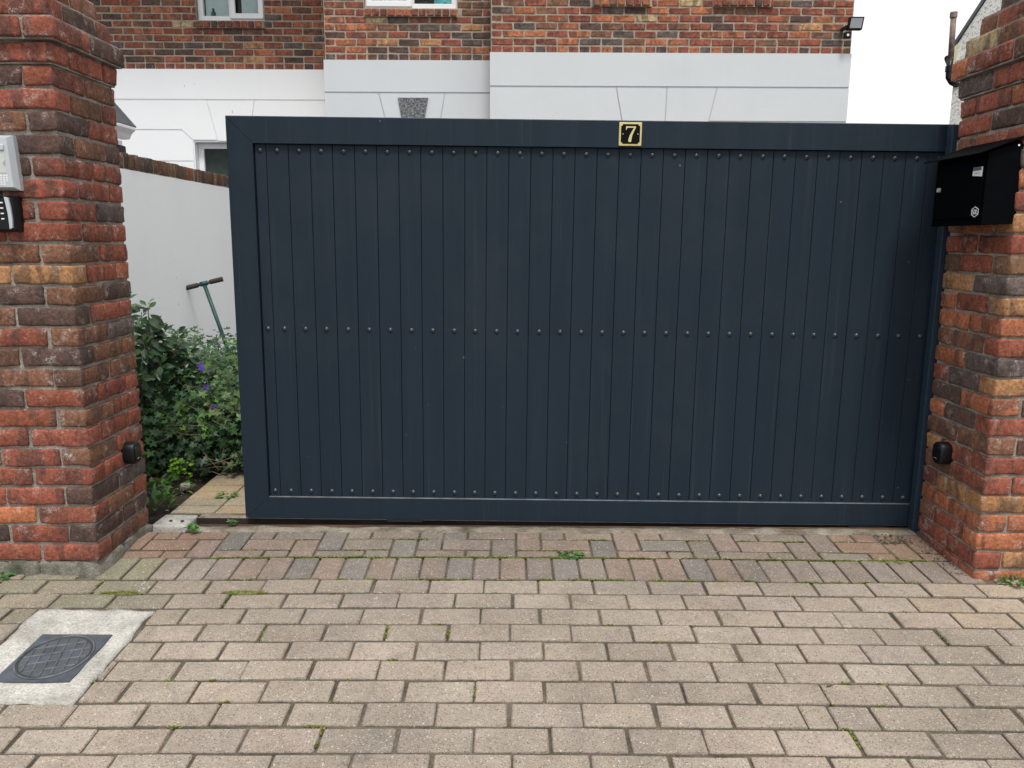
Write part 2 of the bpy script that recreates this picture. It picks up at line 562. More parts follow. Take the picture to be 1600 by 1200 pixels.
# ------------------------------------------------------------------ ground levels
SL = 0.055
def gz(x, y):
    return SL * min(0.0, y - 3.3) - 0.005 * min(x * x, 1.6) * min(1.0, max(0.0, (3.5 - y) / 0.5))

# ================================================================== SETTING
g = MB().add([(-600, -600, -0.55), (600, -600, -0.55), (600, 900, -0.55), (-600, 900, -0.55)], [(0, 1, 2, 3)])
setp(part('ground', g, M['asphalt']), kind='structure')

def height_sheet(x0, x1, y0, y1, dz, nx, ny):
    b = MB()
    vs_ = [(x0 + (x1 - x0) * i / nx, y0 + (y1 - y0) * j / ny, 0) for j in range(ny + 1) for i in range(nx + 1)]
    vs_ = [(x, y, gz(x, y) + dz) for x, y, _ in vs_]
    fs = [(j * (nx + 1) + i, j * (nx + 1) + i + 1, (j + 1) * (nx + 1) + i + 1, (j + 1) * (nx + 1) + i) for j in range(ny) for i in range(nx)]
    return b.add(vs_, fs)
drive = part('driveway', height_sheet(-5, 5, -3.0, 3.262, -0.0075, 40, 30), M['joint'])
setp(drive, kind='structure')

PAVE = {}
def paver_mesh(L, D, variant):
    k = (round(L, 3), round(D, 3), variant)
    if k not in PAVE:
        rg = random.Random(hash(k) & 0xffff)
        v, f = chamfer_box(L / 2, D / 2, 0.03, 0.0042, 0.0011, rg)
        PAVE[k] = MB().add([(x, y, z - 0.03) for x, y, z in v], f).mesh('paver')
    return PAVE[k]
BUFF = [(0.306, 0.256, 0.207), (0.298, 0.251, 0.205), (0.308, 0.254, 0.203), (0.295, 0.251, 0.206), (0.315, 0.263, 0.213), (0.300, 0.249, 0.201)]
REDS = [(0.232, 0.178, 0.144), (0.224, 0.178, 0.146), (0.205, 0.174, 0.146), (0.242, 0.182, 0.146), (0.180, 0.164, 0.146), (0.226, 0.182, 0.150)]
def jitter_col(c, rg, a=0.07):
    k = 1 + rg.uniform(-a, a)
    return tuple(x * k * (1 + rg.uniform(-0.012, 0.012)) for x in c)
pav_mass = MB()
n_pav = 0
def in_frame(x, y, z, m=60):
    up = z - 1.25; P = R(10.4)
    d = y * math.cos(P) - up * math.sin(P)
    if d < 0.2: return False
    px = 800 + 1230 * x / d; py = 600 - 1230 * (y * math.sin(P) + up * math.cos(P)) / d
    return -m < px < 1600 + m and -m < py < 1200 + m
def lay(x0, x1, y0, y1, pal, rg, parent=drive, flat=False, tint=None, gap=0.0038):
    """one paver filling x0..x1, y0..y1 less the joint"""
    L, D = x1 - x0 - 2 * gap, y1 - y0 - 2 * (gap + 0.0012)
    if L < 0.012 or D < 0.012: return
    cx, cy = (x0 + x1) / 2, (y0 + y1) / 2
    col = jitter_col(rg.choice(pal), rg)
    if tint: col = tuple(a * (1 - tint[3]) + b * tint[3] for a, b in zip(col, tint[:3]))
    z = gz(cx, cy) + rg.uniform(-0.0022, 0.0018)
    slx = -0.010 * cx if cy < 3.3 else 0
    rot = (math.atan(SL if cy < 3.3 else 0) + rg.uniform(-.006, .006), -math.atan(slx) + rg.uniform(-.004, .004), rg.uniform(-.009, .009))
    hides = (cx < -1.66 and cy > 2.86) or (cx > 1.84 and cy > 2.86)
    if in_frame(cx, cy, z) and not hides:
        part('paver', paver_mesh(L, D, rg.randrange(3)), M['paver'], parent, (cx, cy, z), rot, col)
    else:
        v, f = chamfer_box(L / 2, D / 2, 0.03, 0.004)
        mt = Matrix.Translation((cx, cy, z - 0.03)) @ Euler(rot).to_matrix().to_4x4()
        pav_mass.add([mt @ Vector(p) for p in v], f, col)

rg = random.Random(21)
ROW, PIT = 0.1068, 0.2075
MH = (-1.675, -1.262, 2.072, 2.606)     # concrete round the manhole
for r in range(-2, 36):
    y1 = 2.823 - ROW * r
    y0 = y1 - ROW
    if r < 0 and r >= -2: pass
    ph = 0.5 if r % 2 == 0 else 0.0
    n = 22 if r < 14 else 13
    for k in range(-n, n):
        x0 = (k + ph) * PIT + rg.uniform(-0.004, 0.004) + 0.02 * math.sin(r * 1.7)* 0.3
        x1 = x0 + PIT
        if r < 0 and not (x1 < -1.60 - 0.02 or x0 > 1.80 + 0.02): continue
        if r < 0:
            x1 = min(x1, -1.62) if x0 < 0 else x1
            x0 = max(x0, 1.82) if x0 > 0 else x0
        cy = (y0 + y1) / 2
        tint = None
        if cy > 2.55 and x0 < -1.25: tint = (0.15, 0.155, 0.085, rg.uniform(0.15, 0.6))
        if cy > 2.55 and x0 > 1.35: tint = (0.34, 0.26, 0.16, rg.uniform(0.2, 0.6))
        segs = [(x0, x1)]
        if MH[2] < cy < MH[3] + 0.01:
            segs = []
            if x0 < MH[0]: segs.append((x0, min(x1, MH[0])))
            if x1 > MH[1]: segs.append((max(x0, MH[1]), x1))
        if r == 7 and abs(x0 - 0.9) < 0.1:      # one course holds two cut halves
            segs = [(x0, x0 + 0.085), (x0 + 0.085, x1)]
        for a, b in segs:
            lay(a, b, y0, y1, BUFF, rg, tint=tint)
# soldier course
k = -1.60
while k < 1.80:
    tint = (0.17, 0.19, 0.085, 0.5) if k < -1.45 else ((0.26, 0.23, 0.21, 0.35) if rg.random() < 0.3 else None)
    w = 0.1037
    lay(k, k + w, 2.823, 3.010, REDS if k > -1.25 else BUFF, rg, tint=tint)
    k += w
# basket of herringbone against the gate track
u = 0.1037
for i in range(-16, 18):
    for j in range(0, 4):
        t = (i - j) % 4
        if t == 0: c = (i, i + 2, j, j + 1)
        elif t == 3: c = (i, i + 1, j, j + 2)
        elif t == 2 and j == 0: c = (i, i + 1, -1, 1)
        else: continue
        x0, x1 = c[0] * u + 0.02, c[1] * u + 0.02
        y0, y1 = 3.010 + (c[2] - 0.35) * u, 3.010 + (c[3] - 0.35) * u
        y0, y1 = max(y0, 3.011), min(y1, 3.258)
        x0, x1 = max(x0, -1.60), min(x1, 1.775)
        tint = (0.26, 0.14, 0.08, 0.5) if abs(x0) > 1.35 else None
        lay(x0, x1, y0, y1, REDS, rg, tint=tint)
for o in []: pass
pm = part('paver_field', pav_mass, M['paver_mass'], drive)
pm['kind'] = 'stuff'

# drive behind the gate
rear = part('rear_driveway', MB().box(-1.585, 14.0, 3.47, 8.5, -0.6, -0.0075), M['joint'])
setp(rear, kind='structure')
YEL = [(0.31, 0.235, 0.135), (0.29, 0.225, 0.14), (0.27, 0.23, 0.16), (0.32, 0.25, 0.15)]
rear_mass = MB()
rg = random.Random(5)
for r in range(0, 46):
    y0 = 3.475 + r * 0.104
    xs = -1.585 if r % 2 == 0 else -1.585
    x = xs
    first = True
    while x < 3.3:
        L = 0.2075 if not (first and r % 2) else 0.2075
        x1 = min(x + L, 3.35)
        gap = 0.003
        col = jitter_col(rg.choice(YEL), rg)
        cx, cy = (x + x1) / 2, y0 + 0.052
        if x < -1.1 and r < 7:
            part('paver', paver_mesh(x1 - x - 2 * gap, 0.104 - 2 * gap, rg.randrange(3)), M['paver'], rear, (cx, cy, rg.uniform(-.001, .001)), (0, 0, rg.uniform(-.006, .006)), col)
        else:
            rear_mass.box(x + gap, x1 - gap, y0 + gap, y0 + 0.104 - gap, -0.04, 0, col)
        x = x1; first = False
o = part('paver_field', rear_mass, M['paver_mass'], rear); o['kind'] = 'stuff'

soil = MB()
nx, ny = 26, 60
sv = []
for j in range(ny + 1):
    for i in range(nx + 1):
        x = -2.62 + (1.035) * i / nx; y = 3.30 + 5.6 * j / ny
        e = min(1, (nx - i) / 3)
        sv.append((x, y, -0.02 + 0.035 * e * (0.4 + mnoise.noise(Vector((x * 6, y * 6, 0)))) + 0.012 * mnoise.noise(Vector((x * 30, y * 30, 3)))))
soil.add(sv, [(j * (nx + 1) + i, j * (nx + 1) + i + 1, (j + 1) * (nx + 1) + i + 1, (j + 1) * (nx + 1) + i) for j in range(ny) for i in range(nx)])
setp(part('soil_bed', soil.mesh('soil_bed', True), M['soil']), kind='structure')

# ================================================================== BRICK PIECES
BR = {}
def brick_mesh(L, D, H, variant, worn=True):
    k = (round(L, 3), round(D, 3), round(H, 3), variant, worn)
    if k not in BR:
        rg = random.Random(hash(k[:3]) % 9973 + variant * 31)
        if worn:
            v, f = worn_box(L / 2, D / 2, H / 2, 0.0075, rg, 0.0030, 5 if L > 0.15 else 3, 2)
        else:
            v, f = chamfer_box(L / 2, D / 2, H / 2, 0.008, 0.0034, rg)
        BR[k] = MB().add(v, f).mesh('brick', worn)
    return BR[k]
RED, ORG, PLUM, BRN, TAN, GRY, BUF = ((0.228, 0.072, 0.046), (0.325, 0.116, 0.058), (0.090, 0.054, 0.045), (0.175, 0.084, 0.052),
                                      (0.35, 0.180, 0.084), (0.110, 0.084, 0.076), (0.42, 0.31, 0.17))
def pick(rg, wts):
    return jitter_col(rg.choices((RED, ORG, PLUM, BRN, TAN, GRY, BUF), wts)[0], rg, 0.16)

def brick_pillar(label, xin, sgn, z0, ncourse, seed, wts, plinth, ch=0.075):
    """square two-brick pillar: inner face at xin, body on the side of sgn"""
    rg = random.Random(seed)
    W, Y0, Y1 = 0.44, 2.86, 3.295
    xa, xb = (xin - W, xin) if sgn < 0 else (xin, xin + W)
    cx, cy = (xa + xb) / 2, (Y0 + Y1) / 2
    t = thing('brick_pillar', label, 'pillar', (cx, cy, gz(cx, cy)))
    mort = MB()
    steps = {ncourse: 0.010, ncourse + 1: 0.033, ncourse + 2: 0.002, ncourse + 3: -0.028, ncourse + 4: -0.075, ncourse + 5: -0.13}
    total = ncourse + 6
    J = 0.010
    for c in range(total):
        e = steps.get(c, 0.0)
        hx, hy = W / 2 + e, (Y1 - Y0) / 2 + e
        zc = z0 + ch * (c + 0.5)
        frac = c / ncourse
        w = wts(frac)
        ins = 0.0085
        mort.box(cx - hx + ins, cx + hx - ins, cy - hy + ins, cy + hy - ins, zc - ch / 2 - (0.0003 * (c % 2)), zc + ch / 2 + 0.0003 * (c % 2))
        d = 0.1025
        pcs = []
        if c % 2 == 0:      # stretchers on the front, header ends on the side
            L = hx - J / 2
            for sy in (-1, 1):
                for sx in (-1, 1):
                    pcs.append((sx * (hx - L / 2), sy * (hy - d / 2), L, d, 0))
            Ls = 2 * hy - 2 * d - 2 * J
            for sx in (-1, 1):
                if Ls > 0.05: pcs.append((sx * (hx - d / 2), 0, Ls, d, 1))
        else:
            L = hy - J / 2
            for sx in (-1, 1):
                for sy in (-1, 1):
                    pcs.append((sx * (hx - d / 2), sy * (hy - L / 2), L, d, 1))
            Ls = 2 * hx - 2 * d - 2 * J
            for sy in (-1, 1):
                if Ls > 0.05: pcs.append((0, sy * (hy - d / 2), Ls, d, 0))
        for px, py, L, dd, turned in pcs:
            col = pick(rg, w)
            me = brick_mesh(L, dd, 0.0655, rg.randrange(7))
            part('brick', me, M['brick'], t, (cx + px + rg.uniform(-.0018, .0018), cy + py + rg.uniform(-.0018, .0018), zc + rg.uniform(-.0012, .0012)),
                 (rg.uniform(-.01, .01), rg.uniform(-.008, .008), (math.pi / 2 if turned else 0) + rg.uniform(-.008, .008) + math.pi * rg.randrange(2)), col)
    part('mortar', mort, M['mortar'], t)
    if plinth:
        rg2 = random.Random(3)
        for (a, b, c_, d_, nm) in ((xa - 0.004, xa + 0.20, Y0 - 0.004, Y0 + 0.2, 0), (xa + 0.205, xb + 0.004, Y0 - 0.006, Y0 + 0.2, 1), (xa - .004, xb + 0.005, Y0 + 0.204, Y1 + 0.004, 2)):
            v, f = worn_box((b - a) / 2, (d_ - c_) / 2, 0.06, 0.014, rg2, 0.011, 7, 2)
            part('plinth', MB().add(v, f).mesh('plinth', True), M['plinth'], t, ((a + b) / 2, (c_ + d_) / 2, z0 - 0.057))
    return t
left_pillar = brick_pillar('red brick pillar with the intercom and keypad, on a grey concrete plinth', -1.588, -1, 0.018, 24, 11,
             lambda f: (28, 6, 26, 32, 4, 10, 0.5) if f > 0.72 else ((42, 8, 12, 28, 4, 9, 0.5) if f > 0.35 else (56, 9, 9, 24, 2, 6, 0)), True, 0.0758)
right_pillar = brick_pillar('red brick pillar that carries the black mailbox', 1.785, 1, -0.072, 25, 29,
             lambda f: (36, 26, 3, 26, 18, 2, 0.5) if f < 0.75 else (36, 18, 10, 28, 8, 4, 0.5), False)

# ================================================================== THE GATE
GX, GY = -1.188, 3.355
gate = thing('sliding_gate', 'dark blue-grey metal sliding gate of riveted vertical boards', 'gate', (GX, GY, 0.02), rot=(0, 0.0076, 0))
GW, GH = 3.55, 1.722
ST, TR, BT = 0.107, 0.106, 0.098
FD = 0.052
def gp(name, b, mat=None, parent=None):
    return part(name, b, mat or M['gate'], parent or gate, local=True)
fn = lambda a, b, t: (a, t, b)
gp('top_rail', MB().prism([(0.0008, GH), (GW, GH), (GW, GH - TR), (ST, GH - TR)], fn, 0, FD))
gp('bottom_rail', MB().prism([(0.0008, 0), (GW, 0), (GW, BT), (ST, BT)], fn, 0, FD))
gp('stile', MB().prism([(0, 0.0008), (0, GH - 0.0008), (ST - 0.0008, GH - TR - 0.0004), (ST - 0.0008, BT + 0.0004)], fn, 0.0, FD))
gp('backing_sheet', MB().box(ST - 0.02, GW, FD - 0.018, FD - 0.012, BT - 0.02, GH - TR + 0.02))
M['ledge'] = simple('ledge_sky_highlight', (0.115, 0.130, 0.150), 0.6, var=0.35, scale=18)  # pale colour paints in the sky highlight along the rail edges
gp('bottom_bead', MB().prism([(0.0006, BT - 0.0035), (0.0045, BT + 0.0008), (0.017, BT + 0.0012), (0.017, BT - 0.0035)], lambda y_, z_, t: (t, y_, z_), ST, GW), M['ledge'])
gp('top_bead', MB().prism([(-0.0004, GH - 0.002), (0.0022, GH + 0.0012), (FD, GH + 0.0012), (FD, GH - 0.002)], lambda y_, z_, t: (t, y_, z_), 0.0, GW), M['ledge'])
def rivet_mesh():
    vs_, fs = [(0, -0.0075, 0)], []
    n = 12
    for ring, (rr, yy) in enumerate(((0.0055, -0.0062), (0.0095, -0.003), (0.0112, 0.0))):
        for k in range(n):
            a = 2 * math.pi * k / n
            vs_.append((rr * math.cos(a), yy, rr * math.sin(a)))
    for k in range(n):
        fs.append((0, 1 + k, 1 + (k + 1) % n))
        for q in range(2):
            fs.append((1 + q * n + k, 1 + (q + 1) * n + k, 1 + (q + 1) * n + (k + 1) % n, 1 + q * n + (k + 1) % n))
    me = MB().add(vs_, fs).mesh('rivet', True)
    me.materials.append(M['rivet'])
    return me
RIV = rivet_mesh()
rg = random.Random(4)
x = ST + 0.002
i = 0
PITCH = 0.0912
while x < GW - 0.02:
    x1 = ST + 0.049 if i == 0 else min(x + PITCH, GW - 0.002)
    yb = 0.0155 + rg.uniform(-0.0008, 0.0008)
    v, f = chamfer_box((x1 - x - 0.0020) / 2, 0.008, (GH - TR - BT - 0.004) / 2, 0.0011)
    bo = part('board', MB().add(v, f), M['gate'], gate, ((x + x1) / 2, yb + 0.008, (BT + GH - TR) / 2), local=True)
    xm = 0
    for zz in (GH - TR - 0.027, 0.0 + GH * 0.490 + 0.006, BT + 0.026):
        part('rivet', RIV, None, bo, (xm + rg.uniform(-.0012, .0012), -0.008, zz - (BT + GH - TR) / 2), local=True)
    x = x1
    i += 1
for xx in (0.63, 2.70):
    gp('roller_housing', MB().rbox(xx, xx + 0.16, 0.006, 0.05, -0.014, -0.001, 0.002), M['dark_grey'])
gp('cover_strip', MB().box(0.02, GW, 0.008, 0.011, -0.0045, -0.0004), M['steel'])

# house number
def on_gate(x, z):
    return (x, GY, z)
pl = thing('house_number_plate', 'black number plate with brass edge on the gate top rail', 'number plate', (0.4795, GY - 0.0062, 1.676), rot=(0, 0.0076, 0))
P = 0.0465
part('border', MB().rbox(-P, P, 0.0, 0.006, -P, P, 0.0015), M['brass'], pl, local=True)
q, nt = 0.0388, 0.0070
oct_ = [(-q + nt, q), (q - nt, q), (q - nt * 0.9, q - nt * 0.7), (q - nt * .3, q - nt), (q, q - nt), (q, -q + nt), (q - nt * .3, -q + nt), (q - nt * .9, -q + nt * .7), (q - nt, -q),
        (-q + nt, -q), (-q + nt * .9, -q + nt * .7), (-q + nt * .3, -q + nt), (-q, -q + nt), (-q, q - nt), (-q + nt * .3, q - nt), (-q + nt * .9, q - nt * .7)]
part('panel', MB().prism(oct_, fn, -0.0012, 0.0), M['plate_black'], pl, local=True)
sev = [(-.0195, .030), (.0215, .030), (.0215, .0265), (.0150, .012), (.0080, -.004), (.0050, -.018), (.0040, -.028), (.0020, -.0315), (-.0055, -.0315), (-.0085, -.028), (-.0075, -.020), (-.003, -.006),
       (.004, .008), (.0135, .0245), (-.010, .0245), (-.0150, .022), (-.0175, .0155), (-.0190, .0155)]
part('numeral', MB().prism(sev, fn, -0.0026, -0.0013), M['brass'], pl, local=True)
for sx in (-1, 1):
    part('screw', MB().tube([(sx * .0305, -0.0028, 0.0), (sx * .0305, -0.0013, 0.0)], [0.0016, 0.0024], 8), M['chrome'], pl, local=True)

# track set in the ground
tr = thing('gate_track', 'rusty steel gate track set in a concrete strip under the gate', 'gate track', (0.2, 3.36, 0))
part('front_kerb', MB().add(*worn_box(1.6, 0.033, 0.05, 0.008, random.Random(2), 0.005, 40)).mesh('front_kerb', True), M['kerb'], tr, (0.175, 3.294, -0.0565))
part('rear_kerb', MB().add(*worn_box(0.165, 0.030, 0.05, 0.008, random.Random(6), 0.005, 6)).mesh('rear_kerb', True), M['kerb'], tr, (-1.262, 3.432, -0.048))
part('channel', MB().box(-1.425, 2.3, 3.329, 3.468, -0.06, -0.046), M['dark_rust'], tr)
part('rail', MB().tube([(-1.40, 3.368, -0.024), (2.3, 3.368, -0.024)], 0.010, 8), M['dark_rust'], tr)
part('edge_angle', MB().box(-1.425, 2.3, 3.3285, 3.332, -0.046, -0.005), M['rust'], tr)
part('slot_lining', MB().box(-1.425, 2.3, 3.3925, 3.3965, -0.046, 0.0035), M['dark_rust'], tr)
pad = part('concrete_pad', MB().add(*worn_box(0.078, 0.071, 0.05, 0.008, random.Random(9), 0.003, 2)).mesh('concrete_pad', True), M['pad'], tr, (-1.508, 3.362, -0.044))
for bx_, by_ in ((-1.52, 3.345), (-1.468, 3.342)):
    part('anchor_bolt', MB().tube([(bx_, by_, 0.0), (bx_, by_, 0.012)], 0.007, 6), M['dark_grey'], pad)
gp_ = thing('guide_post', 'slim blue-grey steel guide post between gate and mailbox pillar', 'post', (1.785, 3.32, -0.03))
part('post', MB().rbox(1.769, 1.812, 3.3, 3.345, -0.04, 1.712, 0.003), M['post'], gp_)
part('base_plate', MB().rbox(1.756, 1.83, 3.299, 3.35, -0.044, -0.036, 0.002), M['dark_grey'], gp_)

# ================================================================== MAILBOX
XI = 1.785
mb = thing('mailbox', 'black metal mailbox with sloping lid on the inner face of a brick pillar', 'mailbox', (XI, 3.04, 1.31))
XF, YA, YB, ZA, ZB = 1.672, 2.868, 3.205, 1.312, 1.555
body = [(XF, ZA), (XI + 0.006, ZA), (XI + 0.006, ZB + 0.045), (XF, ZB + 0.002)]
fy = lambda a, b, t: (a, t, b)
part('body', MB().prism(body, fy, YA, YB), M['black'], mb)
part('door', MB().rbox(XF - 0.005, XF - 0.0008, YA + 0.012, YB - 0.010, ZA + 0.022, ZB - 0.02, 0.0012), M['black'], mb)
lid = [(XF - 0.045, ZB - 0.004), (XF - 0.045, ZB), (XI + 0.006, ZB + 0.062), (XI + 0.006, ZB + 0.058)]
part('lid', MB().prism(lid, fy, YA - 0.018, YB + 0.018), M['black'], mb)
part('bottom_lip', MB().box(XF - 0.006, XF + 0.02, YA + 0.002, YB - 0.002, ZA - 0.004, ZA - 0.0005), M['black'], mb)
fx = lambda a, b, t: (t, a, b)
part('lock', MB().tube([(XF - 0.006, 3.160, 1.446), (XF - 0.014, 3.160, 1.446)], [0.009, 0.008], 14), M['silver'], mb)
part('sticker', MB().prism([(2.885, 1.478), (2.945, 1.484), (2.943, 1.512), (2.884, 1.512)], fx, XF - 0.0062, XF - 0.0056), M['white_ink'], mb)
part('sticker_print', MB().prism([(2.892, 1.5005), (2.942, 1.500), (2.942, 1.5115), (2.892, 1.5115)], fx, XF - 0.0068, XF - 0.0063), M['violet_ink'], mb)
part('sticker_line', MB().prism([(2.896, 1.4895), (2.935, 1.4905), (2.935, 1.4925), (2.896, 1.4915)], fx, XF - 0.0068, XF - 0.0063), M['grey_ink'], mb)
# emblem: hexagon ring with the letters S 0 L
EC = (2.905, 1.355); ER = 0.0195
em = MB()
hexo = [(EC[0] + ER * math.sin(a) * 1.25, EC[1] + ER * math.cos(a)) for a in [k * math.pi / 3 for k in range(6)]]
hexi = [(EC[0] + (ER - .0026) * math.sin(a) * 1.25, EC[1] + (ER - .0026) * math.cos(a)) for a in [k * math.pi / 3 for k in range(6)]]
for k in range(6):
    em.prism([hexo[k], hexo[(k + 1) % 6], hexi[(k + 1) % 6], hexi[k]], fx, XF - 0.0064, XF - 0.0056)
# letters in a local frame: u to the viewer's right (that is -Y), v up
def stroke(u0, u1, v0, v1):
    u0, u1 = u0 * 1.22, u1 * 1.22
    em.prism([(EC[0] - u0, EC[1] + v0), (EC[0] - u1, EC[1] + v0), (EC[0] - u1, EC[1] + v1), (EC[0] - u0, EC[1] + v1)], fx, XF - 0.0064, XF - 0.0056)
hgt, th = 0.0078, 0.0020
a = -0.0145
for v0 in (-hgt, -th / 2, hgt - th): stroke(a, a + .0085, v0, v0 + th)
stroke(a, a + th, 0, hgt - th); stroke(a + .0085 - th, a + .0085, -hgt + th, 0)
a = -0.0045
stroke(a, a + th, -hgt, hgt); stroke(a + .0085 - th, a + .0085, -hgt, hgt); stroke(a + th, a + .0085 - th, -hgt, -hgt + th); stroke(a + th, a + .0085 - th, hgt - th, hgt)
a = 0.0055
stroke(a, a + th, -hgt, hgt); stroke(a + th, a + .0085, -hgt, -hgt + th)
part('emblem', em, M['white_ink'], mb)
part('screw', MB().tube([(XI - 0.012, YA + 0.001, ZB + 0.028), (XI - 0.012, YA - 0.003, ZB + 0.028)], 0.0035, 8), M['chrome'], mb)

# ================================================================== PHOTOCELLS
def photocell(label, x, sgn, y, z):
    t = thing('photocell', label, 'photocell', (x, y, z - 0.045), group='gate photocells')
    n = 20
    def ring(rr, k):
        return [(y + rr * 0.80 * math.copysign(abs(math.cos(a)) ** 0.75, math.cos(a)), z + rr * math.copysign(abs(math.sin(a)) ** 0.75, math.sin(a))) for a in [2 * math.pi * i / n for i in range(n)]]
    b = MB()
    prof = [(0.044, -0.006), (0.046, 0.0), (0.046, 0.038), (0.043, 0.044), (0.037, 0.046)]
    vs_ = []
    for rr, dx in prof:
        vs_ += [(x + sgn * dx, yy, zz) for yy, zz in ring(rr, 0)]
    fs = [(j * n + i, j * n + (i + 1) % n, (j + 1) * n + (i + 1) % n, (j + 1) * n + i) for j in range(len(prof) - 1) for i in range(n)]
    fs.append(tuple((len(prof) - 1) * n + i for i in range(n)))
    part('housing', b.add(vs_, fs).mesh('housing', True), M['black_plastic'], t)
    part('lens', MB().prism(ring(0.034, 0), fx, x + sgn * 0.0462, x + sgn * 0.048), M['gloss_black'], t)
    part('mark', MB().tube([(x + sgn * 0.0485, y + 0.012 * math.cos(a), z - 0.026 + 0.006 * math.sin(a)) for a in [math.pi * k / 6 for k in range(1, 6)]], 0.0009, 5), M['grey_ink'], t)
photocell('black photocell low on the intercom pillar', -1.588, 1, 3.142, 0.378)
photocell('black photocell low on the mailbox pillar', 1.785, -1, 3.122, 0.398)

# ================================================================== INTERCOM + KEYPAD
YF = 2.86
ic = thing('intercom_panel', 'silver intercom panel on the brick pillar, above a keypad', 'intercom', (-1.80, YF, 1.505))
def taper_box(b, x0, x1, z0, z1, y0, y1, ins, skew=0.0):
    fr = [(x0 + ins, z0 + ins), (x1 - ins - 0, z0 + ins), (x1 - ins - skew, z1 - ins), (x0 + ins, z1 - ins)]
    bk = [(x0, z0), (x1, z0), (x1 - skew, z1), (x0, z1)]
    v = [(a, y0, c) for a, c in bk] + [(a, (y0 + y1) / 2, c) for a, c in bk] + [(a, y1, c) for a, c in fr]
    f = [(0, 3, 2, 1), (8, 9, 10, 11)]
    for q in range(2):
        f += [(q * 4 + i, q * 4 + (i + 1) % 4, q * 4 + 4 + (i + 1) % 4, q * 4 + 4 + i) for i in range(4)]
    return b.add(v, f)
part('housing', taper_box(MB(), -1.905, -1.728, 1.412, 1.598, YF + 0.005, YF - 0.042, 0.010, 0.008), M['silver'], ic)
part('name_panel', MB().rbox(-1.89, -1.7575, YF - 0.0432, YF - 0.0415, 1.470, 1.538, 0.0005), M['screen'], ic)
part('hood', MB().rbox(-1.89, -1.757, YF - 0.048, YF - 0.0415, 1.545, 1.566, 0.003), M['silver'], ic)
part('call_arrow', MB().prism([(-1.7665, 1.503), (-1.7585, 1.5125), (-1.7585, 1.4925)], fn, YF - 0.0446, YF - 0.0433), M['grey_ink'], ic)
gr = MB()
for rr in range(6):
    for k in range(14):
        xx = -1.885 + k * 0.0098
        if xx > -1.757 - max(0, rr - 3) * 0.004: continue
        gr.box(xx - 0.0034, xx + 0.0034, YF - 0.0434, YF - 0.0415, 1.461 - rr * 0.0062 - 0.002, 1.461 - rr * 0.0062 + 0.002)
part('speaker_grille', gr, M['white_ink'], ic)
kp = thing('keypad', 'black keypad with white keys and silver edge, under the intercom', 'keypad', (-1.82, YF, 1.33))
part('housing', taper_box(MB(), -1.905, -1.742, 1.270, 1.392, YF + 0.005, YF - 0.036, 0.008, -0.0), M['black_plastic'], kp)
st = [(-1.776, 1.389), (-1.762, 1.386), (-1.757, 1.35), (-1.755, 1.31), (-1.757, 1.283), (-1.767, 1.279), (-1.768, 1.33), (-1.7725, 1.365)]
part('silver_trim', MB().prism(st, fn, YF - 0.043, YF - 0.034), M['silver'], kp)
keyme = MB().rbox(-0.0055, 0.0055, -0.003, 0.0005, -0.0022, 0.0022, 0.001).mesh('key'); keyme.materials.append(M['white_ink'])
for rr in range(4):
    for cc in range(6):
        part('key', keyme, None, kp, (-1.7905 - cc * 0.0185, YF - 0.0362, 1.369 - rr * 0.0185 + 0.0005 * cc))

# ================================================================== MANHOLE
mh = thing('manhole', 'small dark square manhole cover in a rough pale concrete surround', 'manhole', (-1.46, 2.32, gz(-1.46, 2.32)))
mx0, mx1, my0, my1 = MH
c0, c1, d0, d1 = -1.563, -1.330, 2.170, 2.432
sur = MB()
N1 = 12
def gpt(x, y, dz): return (x, y, gz(x, y) + dz)
def slab(b, x0, x1, y0, y1, dz, nx=6, ny=6, amp=0.0):
    vs_, fs = [], []
    for j in range(ny + 1):
        for i in range(nx + 1):
            x = x0 + (x1 - x0) * i / nx; y = y0 + (y1 - y0) * j / ny
            wob = amp * mnoise.noise(Vector((x * 14, y * 14, 1)))
            ex = (amp * mnoise.noise(Vector((y * 18, 7, x))) if i in (0, nx) else 0)
            ey = (amp * mnoise.noise(Vector((x * 18, 3, y))) if j in (0, ny) else 0)
            vs_.append((x + ex, y + ey, gz(x, y) + dz + wob * 0.4))
    nb = len(vs_)
    vs_ += [(x, y, z - 0.04) for x, y, z in vs_]
    for j in range(ny):
        for i in range(nx):
            fs.append((j * (nx + 1) + i, j * (nx + 1) + i + 1, (j + 1) * (nx + 1) + i + 1, (j + 1) * (nx + 1) + i))
    rim = [i for i in range(nx + 1)] + [(j * (nx + 1) + nx) for j in range(1, ny + 1)] + [ny * (nx + 1) + i for i in range(nx - 1, -1, -1)] + [j * (nx + 1) for j in range(ny - 1, 0, -1)]
    for a_, b_ in zip(rim, rim[1:] + rim[:1]):
        fs.append((a_, a_ + nb, b_ + nb, b_))
    return b.add(vs_, fs)
slab(sur, mx0 + .006, mx1 - .004, my0 + .004, my1 - .004, -0.0018, 30, 36, 0.013)
part('concrete_surround', sur.mesh('concrete_surround', True), M['concrete'], mh)
part('cover_frame', slab(MB(), c0, c1, d0, d1, 0.0035, 4, 4), M['iron'], mh)
lidc = ((c0 + c1) / 2, (d0 + d1) / 2); LR = 0.108
n = 40
disc = MB()
vs_ = [gpt(lidc[0] + LR * math.cos(2 * math.pi * k / n), lidc[1] + LR * 1.1 * math.sin(2 * math.pi * k / n), 0.0045) for k in range(n)]
disc.add(vs_ + [(x, y, z - 0.01) for x, y, z in vs_], [tuple(range(n))] + [(k, n + k, n + (k + 1) % n, (k + 1) % n) for k in range(n)])
ldo = part('lid', disc, M['iron'], mh)
